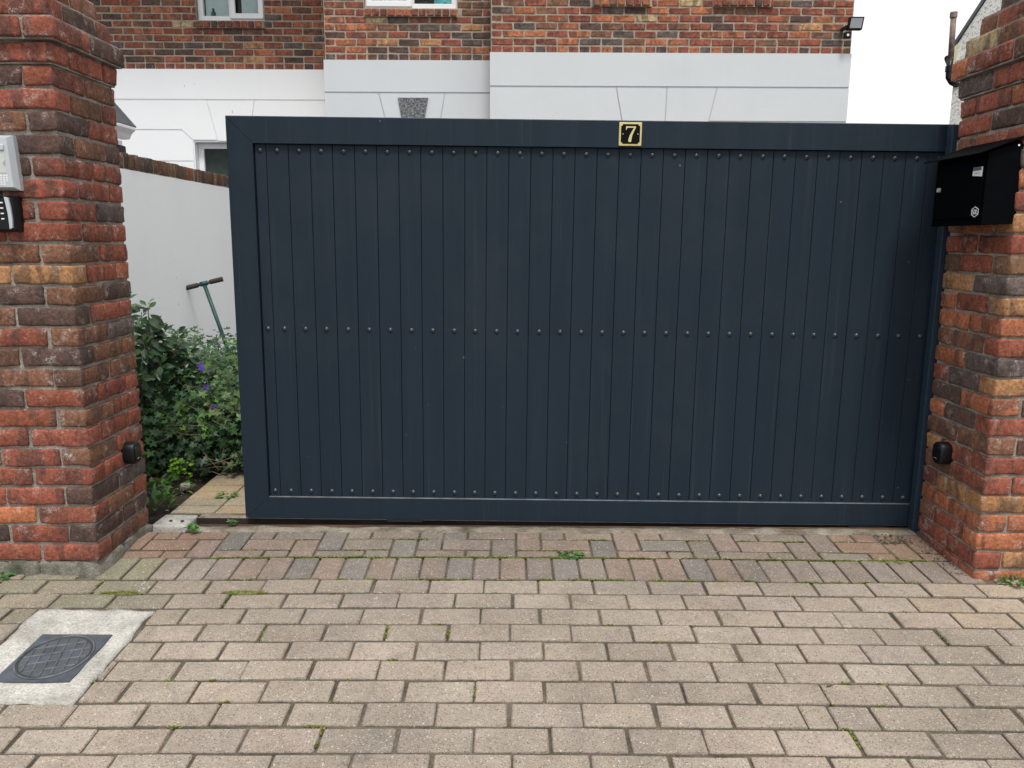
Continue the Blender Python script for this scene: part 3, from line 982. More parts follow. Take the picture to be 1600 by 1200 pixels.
for rr, w in ((LR, 0.0036), (LR - 0.007, 0.0022)):
    part('ring', MB().tube([gpt(lidc[0] + rr * math.cos(2 * math.pi * k / n), lidc[1] + rr * 1.1 * math.sin(2 * math.pi * k / n), 0.005) for k in range(n + 1)], w, 6, False).mesh('ring', True), M['iron_worn'] if rr == LR else M['dark_grey'], ldo)
for ang, offs in ((0.28, (-0.062, -0.022, 0.02, 0.06)), (0.28 + math.pi / 2, (-0.075, -0.045, -0.015, 0.015, 0.045, 0.075))):
    for of in offs:
        hl = math.sqrt(max(0, (LR - 0.012) ** 2 - of * of))
        d = (math.cos(ang), math.sin(ang)); e = (-d[1], d[0])
        pts = [gpt(lidc[0] + d[0] * s_ * hl + e[0] * of, lidc[1] + (d[1] * s_ * hl + e[1] * of) * 1.1, 0.005) for s_ in (-1, 1)]
        part('rib', MB().tube(pts, 0.0030, 5), M['iron_worn'], ldo)

# ================================================================== HOUSE
house = thing('house', 'red brick house with white and pale grey rendered ground floor', 'house', (0, 9, 0))
HW = [42, 24, 15, 14, 1.5, 9, 1.2]
ZT = 5.6
def cells_wall(b, xs, zs, solid, y0, y1):
    """facade sheet of rectangular cells with reveals"""
    nx, nz = len(xs) - 1, len(zs) - 1
    for i in range(nx):
        for j in range(nz):
            if not solid(i, j): continue
            a0, a1, b0, b1 = xs[i], xs[i + 1], zs[j], zs[j + 1]
            b.add([(a0, y0, b0), (a1, y0, b0), (a1, y0, b1), (a0, y0, b1)], [(0, 1, 2, 3)])
            for (di, dj, pts) in ((-1, 0, ((a0, b0), (a0, b1))), (1, 0, ((a1, b0), (a1, b1))), (0, -1, ((a0, b0), (a1, b0))), (0, 1, ((a0, b1), (a1, b1)))):
                ii, jj = i + di, j + dj
                if not (0 <= ii < nx and 0 <= jj < nz and solid(ii, jj)):
                    (p, q_), (r_, s_) = pts
                    b.add([(p, y0, q_), (r_, y0, s_), (r_, y1, s_), (p, y1, q_)], [(0, 1, 2, 3)])
    return b
def wall_sheet(x0, x1, z0, z1, ops, y0, y1):
    xs = sorted({x0, x1} | {o[0] for o in ops} | {o[1] for o in ops})
    zs = sorted({z0, z1} | {o[2] for o in ops} | {o[3] for o in ops})
    def solid(i, j):
        mx_, mz_ = (xs[i] + xs[i + 1]) / 2, (zs[j] + zs[j + 1]) / 2
        return not any(o[0] < mx_ < o[1] and o[2] < mz_ < o[3] for o in ops)
    return cells_wall(MB(), xs, zs, solid, y0, y1)
house_mass = MB()
def brick_wall(x0, x1, y, ops, sills, seed, zi=3.98, vis=None):
    rg = random.Random(seed)
    yb = y + 0.028           # brick face sits behind the render face
    w = part('wall', wall_sheet(x0, x1, 3.12, ZT, ops, yb + 0.006, yb + 0.11), M['house_mortar'], house)
    blocks = list(ops) + list(sills)
    z = 3.133
    r = 0
    while z < ZT - 0.05:
        hdr = r == 0
        L = 0.1125 if hdr else 0.225
        off = 0 if hdr else (0 if r % 2 else 0.1125)
        iv = [(x0, x1)]
        for (a, b_, c_, d_) in blocks:
            if c_ < z + 0.055 and d_ > z + 0.012:
                nv = []
                for (p, q_) in iv:
                    if b_ <= p or a >= q_: nv.append((p, q_)); continue
                    if a > p: nv.append((p, a))
                    if b_ < q_: nv.append((b_, q_))
                iv = nv
        for (p, q_) in iv:
            k = math.floor((p - x0 - off) / L)
            while x0 + off + k * L < q_:
                a = max(p, x0 + off + k * L); b_ = min(q_, x0 + off + (k + 1) * L)
                k += 1
                if b_ - a < 0.045: continue
                col = pick(rg, HW)
                cx, ln = (a + b_) / 2, b_ - a - 0.010
                vis_ok = z < zi and (vis is None or vis[0] < cx < vis[1])
                if vis_ok:
                    part('brick', brick_mesh(round(ln, 3), 0.1, 0.0635, rg.randrange(3), False), M['house_brick'], w,
                         (cx, yb + 0.05 + rg.uniform(-.002, .002), z + 0.0325 + rg.uniform(-.0015, .0015)), (rg.uniform(-.01, .01), rg.uniform(-.008, .008), 0), col)
                else:
                    house_mass.box(cx - ln / 2, cx + ln / 2, yb, yb + 0.1, z, z + 0.0635, col)
        z += 0.075; r += 1
    for (a, b_, c_, d_) in sills:
        k = a
        while k < b_ - 0.03:
            ln = min(0.0825, b_ - k)
            part('sill_brick', brick_mesh(round(ln - 0.010, 3), 0.16, round(d_ - c_ - 0.012, 3), rg.randrange(3), False), M['house_brick'], w,
                 (k + ln / 2, yb + 0.05 - 0.012, (c_ + d_) / 2), (0, 0, 0), pick(rg, HW))
            k += ln
        part('sill_bed', MB().box(a, b_, yb - 0.026, yb + 0.09, c_ + 0.002, d_ + 0.004), M['house_mortar'], w)
    return w
def window(x0, x1, z0, z1, y, style):
    wd = part('window', MB().box(x0 + .004, x1 - .004, y + 0.15, y + 0.16, z0 + .004, z1 - .004), M['dark_room'], house)
    fw = 0.062
    yf = y + 0.052
    f = MB()
    f.rbox(x0, x1, yf, yf + 0.06, z0, z0 + fw, 0.006); f.rbox(x0, x1, yf, yf + 0.06, z1 - fw, z1, 0.006)
    f.rbox(x0, x0 + fw, yf + .001, yf + 0.061, z0 + fw * .9, z1 - fw * .9, 0.006); f.rbox(x1 - fw, x1, yf + .001, yf + 0.061, z0 + fw * .9, z1 - fw * .9, 0.006)
    xm = x0 + (x1 - x0) * 0.50
    if style != 'plain':
        f.rbox(xm - 0.032, xm + 0.032, yf + .0015, yf + 0.06, z0 + fw * .9, z1 - fw * .9, 0.006)
    part('frame', f, M['upvc'], wd)
    part('glass', MB().box(x0 + fw * .8, x1 - fw * .8, yf + 0.035, yf + 0.040, z0 + fw * .8, z1 - fw * .8), M['glass'] if style != 'plain' else M['glass_dark'], wd)
    if style in ('right_sash', 'left_sash'):
        a, b_ = (xm - 0.012, x1 - 0.014) if style == 'right_sash' else (x0 + 0.014, xm + 0.012)
        s = MB()
        sw = 0.06
        ys = yf - 0.022
        s.rbox(a, b_, ys, ys + 0.03, z0 + 0.026, z0 + 0.026 + sw, 0.006); s.rbox(a, b_, ys, ys + 0.03, z1 - 0.03 - sw, z1 - 0.03, 0.006)
        s.rbox(a, a + sw, ys + .001, ys + 0.031, z0 + 0.07, z1 - 0.07, 0.006); s.rbox(b_ - sw, b_, ys + .001, ys + 0.031, z0 + 0.07, z1 - 0.07, 0.006)
        part('sash', s, M['upvc'], wd)
    if style == 'right_sash':
        part('blind', MB().box(x0 + fw + 0.012, xm - 0.02, yf + 0.055, yf + 0.06, z0 + fw, z1 - fw), M['curtain'], wd)
        part('blind', MB().box(xm + 0.10, x1 - fw, yf + 0.055, yf + 0.06, z0 + fw, z1 - fw), M['curtain'], wd)
        part('ornament', MB().tube([(x0 + 0.16, yf + 0.048, z0 + fw), (x0 + 0.16, yf + 0.048, z0 + fw + 0.05), (x0 + 0.16, yf + 0.048, z0 + fw + 0.06), (x0 + 0.16, yf + 0.048, z0 + fw + 0.09)], [0.028, 0.022, 0.012, 0.011], 10), M['teal'], wd)
    if style == 'left_sash':
        part('curtain', MB().box(xm + 0.24, x1 - fw, yf + 0.055, yf + 0.06, z0 + fw, z1 - fw), M['teal_curtain'], wd)
        part('blind', MB().box(x0 + fw, xm - 0.03, yf + 0.055, yf + 0.06, z0 + fw, z1 - fw), M['upvc'], wd)
    return wd
YL, YM, YR = 9.40, 8.90, 8.52
XLM, XMR, XRE = -2.030, -0.240, 3.455
wl_ = (-3.560, -2.800, 3.655, 4.75)
wm_ = (-1.585, -0.600, 3.655, 4.75)
wr1, wr2 = (0.80, 1.40, 3.655, 4.75), (2.02, 2.63, 3.655, 4.75)
brick_wall(-6.2, XLM, YL, [wl_], [(wl_[0] - 0.0, wl_[1], 3.568, 3.645)], 1, 3.99, (-5.0, 0))
brick_wall(XLM + .012, XMR, YM, [wm_], [(wm_[0], wm_[1], 3.568, 3.645)], 2, 3.90)
brick_wall(XMR + .012, XRE, YR, [wr1, wr2], [(wr1[0], wr1[1], 3.575, 3.65), (wr2[0], wr2[1], 3.575, 3.65)], 3, 3.80)
o = part('upper_brickwork', house_mass, M['house_brick_mass'], house); o['kind'] = 'stuff'
window(*wl_, YL + .028, 'right_sash')
window(*wm_, YM + .028, 'left_sash')
window(*wr1, YR + .028, 'plain'); window(*wr2, YR + .028, 'plain')
# side returns and the bulk behind
ret = MB()
ret.box(XLM + .002, XLM + .02, YM + .15, YL + 0.3, 0, ZT); ret.box(XMR + .002, XMR + .02, YR + .15, YM + 0.3, 0, ZT)
ret.box(XRE - .12, XRE - .004, YR + .12, 16, 0, ZT); ret.box(-6.2, XRE, 15.9, 16, 0, ZT)
part('side_wall', ret, M['house_mortar'], house)
rf = MB()
rf.add([(-6.6, 8.2, ZT - 0.02), (3.8, 8.2, ZT - 0.02), (3.8, 12.2, ZT + 2.6), (-6.6, 12.2, ZT + 2.6), (3.8, 16.3, ZT - 0.02), (-6.6, 16.3, ZT - 0.02)],
       [(0, 1, 2, 3), (3, 2, 4, 5), (0, 3, 5), (1, 4, 2), (0, 5, 4, 1)])
part('roof', rf, M['slate'], house)

# rendered ground floor: a recessed sheet with raised panels
def panel(poly, y, mat, proud=0.014, name='render_panel'):
    b = MB().prism(poly, fn, y, y + proud)
    me = b.mesh(name)
    return part(name, me, mat, house)
GB = 0.009
def ground_floor(x0, x1, y, mat, panels, ops=(), bottom=0):
    part('render_sheet', wall_sheet(x0, x1, bottom, 3.129, list(ops), y + 0.0125, y + 0.14), mat, house)
    panel([(x0, 2.808), (x1, 2.808), (x1, 3.132), (x0, 3.132)], y, mat, 0.13, 'render_band')
    for p in panels:
        panel(p, y, mat)
# right section
zt, zb = 2.790, 2.470
def ln(xt, xb, z, z0=2.787, z1=2.457): return xt + (xb - xt) * (z0 - z) / (z0 - z1)
L1 = lambda z: ln(1.061, 1.129, z); L2 = lambda z: ln(1.581, 1.574, z); L3 = lambda z: ln(2.095, 2.025, z)
e = 0.006
ground_floor(XMR, XRE, YR, M['render_grey'], [
    [(XMR, 2.10), (L1(2.10) - e, 2.10), (L1(zt) - e, zt), (XMR, zt)],
    [(L1(2.10) + e, 2.10), (L2(2.10) - e, 2.10), (L2(zt) - e, zt), (L1(zt) + e, zt)],
    [(L2(2.10) + e, 2.10), (L3(2.10) - e, 2.10), (L3(zt) - e, zt), (L2(zt) + e, zt)],
    [(L3(zb) + e, zb), (XRE, zb), (XRE, zt), (L3(zt) + e, zt)],
    [(L3(2.10) + e + .3, 2.10), (XRE, 2.10), (XRE, zb - .018), (L3(2.45) + .3, zb - .018)]], [(0.9, 2.3, 0.9, 2.09)])
M1 = lambda z: ln(-1.447, -1.391, z, 2.784, 2.547); M2 = lambda z: ln(-0.737, -0.781, z, 2.781, 2.55)
zb = 2.15
ground_floor(XLM, XMR, YM, M['render_grey'], [
    [(XLM, zb), (M1(zb) - e, zb), (M1(zt) - e, zt), (XLM, zt)],
    [(M1(zb) + e, zb), (M2(zb) - e, zb), (M2(zt) - e, zt), (M1(zt) + e, zt)],
    [(M2(zb) + e, zb), (XMR, zb), (XMR, zt), (M2(zt) + e, zt)]], [(-1.55, -0.62, 0.05, 2.13)])
ks = [(-1.241, 2.746), (-0.917, 2.746), (-0.975, 2.46), (-1.192, 2.46)]
part('keystone', MB().prism(ks, fn, YM - 0.018, YM + 0.02), M['keystone'], house)
part('front_door', MB().rbox(-1.545, -0.625, YM + 0.1, YM + 0.13, 0.05, 2.125, 0.01), M['slate'], house)
N1_ = lambda z: ln(-3.492, -3.395, z, 2.786, 2.366); N2_ = lambda z: ln(-2.953, -2.985, z, 2.767, 2.6)
wx0, wx1, wz0, wz1 = -3.668, -2.62, 1.10, 2.338
ground_floor(-6.2, XLM, YL, M['render_white'], [
    [(-6.2, 2.478), (-3.800, 2.478), (-3.672, 2.362), (N1_(2.362) - e, 2.362), (N1_(zt) - e, zt), (-6.2, zt)],
    [(N1_(2.352) + e, 2.352), (N2_(2.352) - e, 2.352), (N2_(zt) - e, zt), (N1_(zt) + e, zt)],
    [(N2_(2.352) + e, 2.352), (XLM, 2.352), (XLM, zt), (N2_(zt) + e, zt)],
    [(-6.2, 2.130), (-3.682, 2.130), (-3.682, 2.350), (-3.808, 2.462), (-6.2, 2.462)],
    [(-6.2, 1.80), (-3.682, 1.80), (-3.682, 2.116), (-6.2, 2.116)]], [(wx0, wx1, wz0, wz1)])
window(wx0 + 0.002, wx1, wz0, wz1 - 0.002, YL + 0.05, 'plain')

# floodlight on the house corner
fl = thing('floodlight', 'small black floodlight with sensor on the house corner', 'floodlight', (3.40, YR, 3.36))
def flf(x, z, y): return (x, y - (z - 3.40) * 0.35, z)
hd = [(3.352, 3.335), (3.492, 3.335), (3.492, 3.445), (3.352, 3.445)]
part('housing', MB().prism(hd, flf, YR - 0.14, YR - 0.09), M['black_plastic'], fl)
gl = [(3.364, 3.347), (3.478, 3.347), (3.478, 3.433), (3.364, 3.433)]
part('lamp_glass', MB().prism(gl, flf, YR - 0.144, YR - 0.1405), M['silver'], fl)
part('sensor', MB().rbox(3.340, 3.395, YR - 0.10, YR - 0.04, 3.262, 3.322, 0.008), M['black_plastic'], fl)
part('sensor_eye', MB().tube([(3.362, YR - 0.104, 3.288), (3.362, YR - 0.10, 3.288)], 0.012, 10), M['white_ink'], fl)
part('bracket', MB().rbox(3.330, 3.360, YR - 0.095, YR + 0.03, 3.35, 3.38, 0.004), M['black_plastic'], fl)

# ================================================================== GARDEN WALL
gw = thing('garden_wall', 'pale rendered garden wall with a coping of bricks on edge', 'wall', (-2.74, 6.3, 0))
part('rendered_face', MB().box(-2.845, -2.63, 3.32, 9.395, -0.3, 1.708), M['render_wall'], gw)
part('coping_bed', MB().box(-2.838, -2.636, 3.325, 9.39, 1.709, 1.806), M['mortar'], gw)
rg = random.Random(8)
y = 3.33
while y < 9.32:
    col = tuple(c * 0.62 for c in pick(rg, [22, 6, 26, 34, 5, 12, 0]))
    col = tuple(a_ * 0.8 + b_ * 0.2 for a_, b_ in zip(col, (0.10, 0.105, 0.06)))
    part('coping_brick', brick_mesh(0.215, 0.066, 0.103, rg.randrange(4)), M['brick'], gw, (-2.737 + rg.uniform(-.004, .004), y + 0.037, 1.765 + rg.uniform(-.004, .004)),
         (rg.uniform(-.02, .02), rg.uniform(-.02, .02), rg.uniform(-.02, .02)), col)
    y += 0.075

# outbuilding beyond the wall
ob = thing('outbuilding', 'slate-roofed lean-to with a white gutter, behind the garden wall', 'outbuilding', (-3.9, 5.4, 0))
part('wall', MB().box(-4.9, -3.12, 4.3, 6.36, -0.3, 2.05), M['render_white'], ob)
rs = MB()
ex, ez, ty = -3.02, 2.135, 1.0
roof = part('roof', MB().prism([(ex, ez - 0.012), (ex - 1.0, ez + 1.12), (ex - 1.9, ez + 1.12), (ex - 1.9, ez - 0.012)], fy, 4.3, 6.33), M['mortar'], ob)
rg = random.Random(12)
th_ = math.atan2(1.12, 1.0)
sl = MB().rbox(-0.14, 0.14, -0.123, 0.123, -0.005, 0.005, 0.002).mesh('slate'); sl.materials.append(M['slate'])
for r in range(7):
    s_ = -0.03 + r * 0.19
    for k in range(9):
        yy = 4.36 + k * 0.25 - (0.125 if r % 2 else 0) + 0.0
        part('slate', sl, None, roof, (ex - math.cos(th_) * (s_ + 0.12) + 0.012, yy, ez + math.sin(th_) * (s_ + 0.12) + 0.012 + (r % 2) * 0.001), (0, th_ + 0.03, 0))
part('fascia', MB().box(-3.115, -3.085, 4.3, 6.36, 1.90, 2.11), M['upvc'], ob)
ogee = [(-3.085, 2.105), (-2.975, 2.100), (-2.975, 2.083), (-2.990, 2.070), (-3.010, 2.050), (-3.025, 2.015), (-3.085, 2.010)]
part('gutter', MB().prism(ogee, fy, 4.3, 6.46), M['upvc'], ob)
part('soffit', MB().box(-3.085, -3.035, 4.3, 6.35, 1.945, 1.99), M['upvc'], ob)
part('vent_box', MB().rbox(-3.06, -2.985, 6.16, 6.30, 1.862, 1.945, 0.006), M['black_plastic'], ob)

# ================================================================== NEIGHBOUR HOUSE
nh = thing('neighbour_house', 'pebbledashed gable house with a vent pipe, beyond the mailbox pillar', 'house', (7.43, 14.0, 0), rot=(0, 0, R(-32)))
def np_(name, b, mat): return part(name, b, mat, nh, local=True)
gab = [(0, -0.5), (6.4, -0.5), (6.4, 4.4), (3.2, 10.25), (0, 4.50)]
np_('gable_wall', MB().prism(gab, fy, 0, 8.0), M['pebbledash'])
def rslab(xa, za, xb, zb_):
    d = Vector((xb - xa, zb_ - za)).normalized(); nrm = Vector((-d.y, d.x)) * 0.045
    if nrm.y < 0: nrm = -nrm
    return [(xa, za), (xb, zb_), (xb + nrm.x, zb_ + nrm.y), (xa + nrm.x, za + nrm.y)]
np_('roof', MB().prism(rslab(-0.05, 4.44, 3.2, 10.28), fy, -0.04, 8.1), M['slate'])
np_('roof', MB().prism(rslab(6.46, 4.32, 3.2, 10.28), fy, -0.04, 8.1), M['slate'])
np_('barge_end', MB().prism([(-0.09, 4.12), (0.015, 4.20), (0.02, 4.50), (-0.03, 4.46), (-0.085, 4.36)], fy, -0.06, -0.002), M['cream'])
np_('gutter', MB().tube([(-0.12, -0.05, 4.28), (-0.12, 8.0, 4.28)], 0.05, 10), M['dark_grey'])
np_('vent_pipe', MB().tube([(-0.065, -0.12, 4.25), (-0.085, -0.12, 4.93)], 0.045, 12).mesh('vent_pipe', True), M['brown_pipe'])
np_('pipe_collar', MB().tube([(-0.085, -0.12, 4.90), (-0.087, -0.12, 4.985)], 0.057, 12), M['brown_pipe'])
np_('waste_pipe', MB().tube([(-0.07, -0.12, 4.26), (-0.075, -0.12, 4.05), (-0.07, -0.12, 3.96), (-0.02, -0.10, 3.88), (0.06, 0.02, 3.85)], 0.048, 12).mesh('waste_pipe', True), M['black_plastic'])
np_('pipe_collar', MB().tube([(-0.073, -0.12, 4.05), (-0.072, -0.12, 4.14)], 0.062, 12), M['black_plastic'])

# ================================================================== T-HANDLED TOOL
tl = thing('hand_cultivator', 'teal T-handled garden tool leaning on the garden wall', 'garden tool', (-2.24, 6.42, 0))
hc = Vector((-2.500, 6.42, 0.888))
hd_ = Vector((0.292, 0.06, 0.074)).normalized()
part('crossbar', MB().tube([hc - hd_ * 0.146, hc + hd_ * 0.146], 0.013, 10).mesh('crossbar', True), M['teal'], tl)
for s_ in (-1, 1):
    part('grip', MB().tube([hc + hd_ * s_ * 0.045, hc + hd_ * s_ * 0.06, hc + hd_ * s_ * 0.143, hc + hd_ * s_ * 0.151], [0.017, 0.0195, 0.0195, 0.0225], 12).mesh('grip', True), M['grip'], tl)
foot = Vector((-2.24, 6.42, 0.02))
part('shaft', MB().tube([hc, foot], 0.0155, 10).mesh('shaft', True), M['teal'], tl)
part('clamp', MB().tube([hc - hd_ * 0.03, hc + hd_ * 0.03], 0.020, 10).mesh('clamp', True), M['teal'], tl)
for s_ in (-1, 1):
    part('tine', MB().tube([foot + Vector((0, 0, 0.06)), foot + Vector((0.05 * s_, 0, 0.05)), foot + Vector((0.06 * s_, 0, -0.02))], 0.007, 6), M['dark_grey'], tl)

# ================================================================== PLANTS
def rvec(rg):
    while True:
        v = Vector((rg.uniform(-1, 1), rg.uniform(-1, 1), rg.uniform(-1, 1)))
        if 0.05 < v.length < 1: return v.normalized()
def frame_of(nrm, rg, droop=None):
    a = droop or rvec(rg)
    u = (a - nrm * a.dot(nrm))
    if u.length < 1e-3: u = nrm.orthogonal()
    u.normalize()
    return u, nrm.cross(u)
PALM = []
for k, (ang, rr) in enumerate([(-150, .45), (-118, .78), (-92, .42), (-62, .92), (-34, .48), (0, 1.0), (34, .48), (62, .92), (92, .42), (118, .78), (150, .45)]):
    PALM.append((rr * math.cos(R(ang)), rr * math.sin(R(ang))))
def palm_leaf(b, p, nrm, size, col, rg):
    u, w = frame_of(nrm, rg)
    vs_ = [p - nrm * size * 0.10]
    for i_, (a_, c_) in enumerate(PALM):
        lift = 0.13 * math.hypot(a_, c_) ** 2 * (1 if i_ % 2 else -0.6) * size
        vs_.append(p + u * a_ * size + w * c_ * size + nrm * (lift - size * 0.18 * max(0, a_) ** 2 * rg.uniform(.2, 1.4)))
    b.add(vs_, [(0, i_, i_ + 1) for i_ in range(1, len(PALM))], col)
def oval_leaf(b, base, d, nrm, L, W, col, fold=0.25, curl=0.3):
    d = d.normalized()
    s_ = d.cross(nrm).normalized()
    n_ = s_.cross(d)
    prof = [(0.0, 0.02), (0.18, 0.55), (0.42, 1.0), (0.68, 0.78), (0.88, 0.36), (1.0, 0.0)]
    vs_, fs = [], []
    for t, w in prof:
        c_ = base + d * L * t - n_ * L * curl * t * t
        hw = W * w / 2
        vs_ += [c_ + s_ * hw + n_ * hw * fold, c_, c_ - s_ * hw + n_ * hw * fold]
    for i_ in range(len(prof) - 1):
        q_ = i_ * 3
        fs += [(q_, q_ + 1, q_ + 4, q_ + 3), (q_ + 1, q_ + 2, q_ + 5, q_ + 4)]
    b.add(vs_, fs, col)
GREENS = [(0.026, 0.070, 0.019), (0.036, 0.090, 0.026), (0.022, 0.058, 0.022), (0.048, 0.112, 0.030), (0.030, 0.076, 0.032)]
LIME = (0.13, 0.26, 0.03)

# low mass with lobed leaves and violet flowers
rg = random.Random(77)
gs = thing('flowering_shrub', 'low dense shrub of lobed leaves with violet flowers, left of the gate', 'shrub', (-1.75, 4.7, 0))
fol = MB(); tw = MB()
clumps = []
def top_h(x, y):   # outline of the planting
    return 0.50 + 0.10 * mnoise.noise(Vector((x * 3, y * 3, 5))) + 0.16 * max(0, min(1, (y - 4.2) / 1.2)) + 0.10 * max(0, min(1, (-1.75 - x) / 0.5))
for cy_, xs_ in ((4.12, (-2.3, -2.1, -1.95, -1.83, -1.70, -1.57, -1.44, -1.30)), (4.26, (-2.42, -2.2, -2.0, -1.82, -1.64, -1.46, -1.28, -1.1)), (4.55, (-2.4, -2.12, -1.88, -1.66, -1.44, -1.22)), (4.9, (-2.4, -2.1, -1.85, -1.6, -1.35)), (5.3, (-2.4, -2.1, -1.8, -1.5)), (5.7, (-2.4, -2.1, -1.8))):
    for cx_ in xs_:
        H_ = top_h(cx_, cy_)
        for zc in ((0.06, 0.17, 0.29) if cy_ < 4.2 else (0.10, 0.26, 0.42, 0.56) if cy_ < 4.4 else (0.26, 0.46)):
            if zc > H_ - 0.06: continue
            rr = rg.uniform(0.13, 0.20)
            clumps.append((Vector((cx_ + rg.uniform(-.07, .07), cy_ + rg.uniform(-.06, .06) + zc * 0.10, min(zc, H_ - rr * 0.6))), rr))
for c_, rr in clumps:
    tone = rg.uniform(0.6, 1.25)
    n_leaf = int(120 * (rr / 0.17) ** 2)
    for k in range(n_leaf):
        d = rvec(rg)
        p = c_ + Vector((d.x * rr * 1.15, d.y * rr, d.z * rr)) * rg.uniform(0.55, 1.12)
        if p.z < 0.015 or p.x < -2.6: continue
        if p.y < (3.93 if p.x < -1.6 else 4.0) + 0.10 * mnoise.noise(Vector((p.x * 9, p.z * 9, 2))): continue
        nrm = (d * 0.6 + Vector((0.1, -0.45, 0.75)) + rvec(rg) * 0.55).normalized()
        base = rg.choice(GREENS)
        if p.x > -1.75 and p.z > 0.30 and rg.random() < 0.35: base = (0.085, 0.155, 0.030)
        if rg.random() < 0.03: base = LIME
        col = tuple(q_ * tone * rg.uniform(0.8, 1.2) for q_ in base)
        palm_leaf(fol, p, nrm, rg.uniform(0.018, 0.040), col, rg)
for k in range(130):     # straggling stems
    c_, rr = rg.choice(clumps)
    p = c_ + Vector((rg.uniform(-.1, .1), -rr * 0.9, rg.uniform(-.1, .1)))
    d = Vector((rg.uniform(-1, 1), rg.uniform(-.3, .1), rg.uniform(-.5, .7))).normalized()
    L = rg.uniform(0.08, 0.22)
    p.y = max(p.y, 3.97); p.z = max(p.z, 0.05)
    tw.tube([p, p + d * L * .5 + rvec(rg) * 0.012, p + d * L], [0.0016, 0.0013, 0.0009], 4, False)
part('foliage', fol.mesh('foliage'), M['leaf'], gs)
part('stems', tw, M['twig'], gs)
for (px_, py_, pz_) in ((-1.660, 4.30, 0.565), (-1.615, 4.24, 0.478), (-1.560, 4.18, 0.385), (-1.676, 4.34, 0.58)):
    f_ = MB()
    nrm = (Vector((0.1, -0.9, 0.35)) + rvec(rg) * 0.3).normalized()
    u_, w_ = frame_of(nrm, rg)
    for k in range(5):
        a_ = 2 * math.pi * k / 5 + 0.3
        dd = u_ * math.cos(a_) + w_ * math.sin(a_)
        oval_leaf(f_, Vector((px_, py_ - 0.16, pz_)), dd + nrm * 0.25, nrm + rvec(rg) * 0.4, 0.017 * rg.uniform(.7, 1.2), 0.015, (0.13 * rg.uniform(.6, 1.2), 0.035, 0.38 * rg.uniform(.6, 1.1)), 0.3, 0.3)
    part('flower', f_, M['petal'], gs)

# taller glossy shrub beside the pillar
sh = thing('glossy_shrub', 'tall shrub with big glossy oval leaves behind the intercom pillar', 'shrub', (-2.03, 4.3, 0))
fol = MB(); tw = MB()
rg = random.Random(15)
tips = [(-1.905, 4.12, 0.90), (-1.98, 4.2, 0.86), (-2.08, 4.25, 0.93), (-1.87, 4.2, 0.76), (-1.84, 4.32, 0.70), (-1.93, 4.1, 0.70), (-1.80, 4.35, 0.62), (-2.0, 4.4, 0.78), (-1.90, 4.45, 0.72), (-1.86, 4.12, 0.60), (-1.75, 4.4, 0.58), (-2.12, 4.1, 0.75), (-2.2, 4.4, 0.85), (-1.95, 4.05, 0.55)]
for tip in tips:
    tip = Vector(tip)
    b0 = Vector((-2.03 + rg.uniform(-.06, .06), 4.3 + rg.uniform(-.06, .06), 0.0))
    mid = b0.lerp(tip, 0.55) + Vector((0, 0, 0.08))
    pts = [b0, b0.lerp(mid, 0.5) + Vector((0, 0, .03)), mid, mid.lerp(tip, 0.6), tip]
    tw.tube(pts, [0.011, 0.009, 0.006, 0.004, 0.002], 6, False)
    for k in range(40):
        t = 0.45 + 0.55 * (k + 1) / 40
        p = mid.lerp(tip, (t - 0.45) / 0.55) if t > 0.45 else mid
        a_ = k * 2.4 + rg.uniform(-.4, .4)
        d = Vector((math.cos(a_), math.sin(a_) * 0.7, rg.uniform(-0.75, 0.45)))
        if k > 36: d.z = rg.uniform(0.4, 1.2)
        L = rg.uniform(0.050, 0.085) * (0.75 if k > 36 else 1)
        col = tuple(q_ * rg.uniform(0.8, 1.25) for q_ in rg.choice([(0.026, 0.060, 0.023), (0.036, 0.078, 0.028), (0.022, 0.052, 0.024), (0.048, 0.095, 0.033)]))
        oval_leaf(fol, p + d * 0.008, d, (Vector((0.15, -0.75, 0.65)) + rvec(rg) * 0.45).normalized(), L, L * rg.uniform(.46, .58), col, 0.25, rg.uniform(0.1, 0.45))
part('foliage', fol.mesh('foliage'), M['leaf_gloss'], sh)
part('stems', tw.mesh('stems', True), M['twig'], sh)

def weed(name, label, x, y, z, n, L, spread, cols, seed, kind='oval', up=0.8, group=None, flat=0.7):
    rg = random.Random(seed)
    b = MB()
    for k in range(n):
        a_ = rg.uniform(0, 2 * math.pi)
        rr = spread * math.sqrt(rg.random())
        p = Vector((x + rr * math.cos(a_), y + rr * math.sin(a_) * flat, z + rg.uniform(0, up * L)))
        d = Vector((math.cos(a_) , math.sin(a_), rg.uniform(0.1, 1.2) * up)).normalized()
        col = tuple(q_ * rg.uniform(.75, 1.3) for q_ in rg.choice(cols))
        l_ = L * rg.uniform(.6, 1.2)
        if kind == 'blade':
            oval_leaf(b, p, d, Vector((0, 0, 1)), l_ * 1.4, l_ * 0.16, col, 0.2, 0.4)
        elif kind == 'palm':
            palm_leaf(b, p + Vector((0, 0, 0.01)), (Vector((0, -0.2, 1)) + rvec(rg) * .4).normalized(), l_ * 0.6, col, rg)
        else:
            oval_leaf(b, p, d, (Vector((0, 0, 1)) + rvec(rg) * .2).normalized(), l_, l_ * .42, col, 0.25, 0.4)
    o = part(name, b, M['leaf'])
    setp(o, label, 'weed', group)
    return o
YG = [(0.19, 0.22, 0.030), (0.15, 0.19, 0.030), (0.24, 0.25, 0.045)]
MG = [(0.07, 0.16, 0.03), (0.05, 0.12, 0.03), (0.09, 0.19, 0.05)]
weed('leafy_weed', 'tall leafy weed growing against the back of the intercom pillar', -1.67, 3.52, 0.0, 60, 0.06, 0.09, MG, 1, up=2.4)
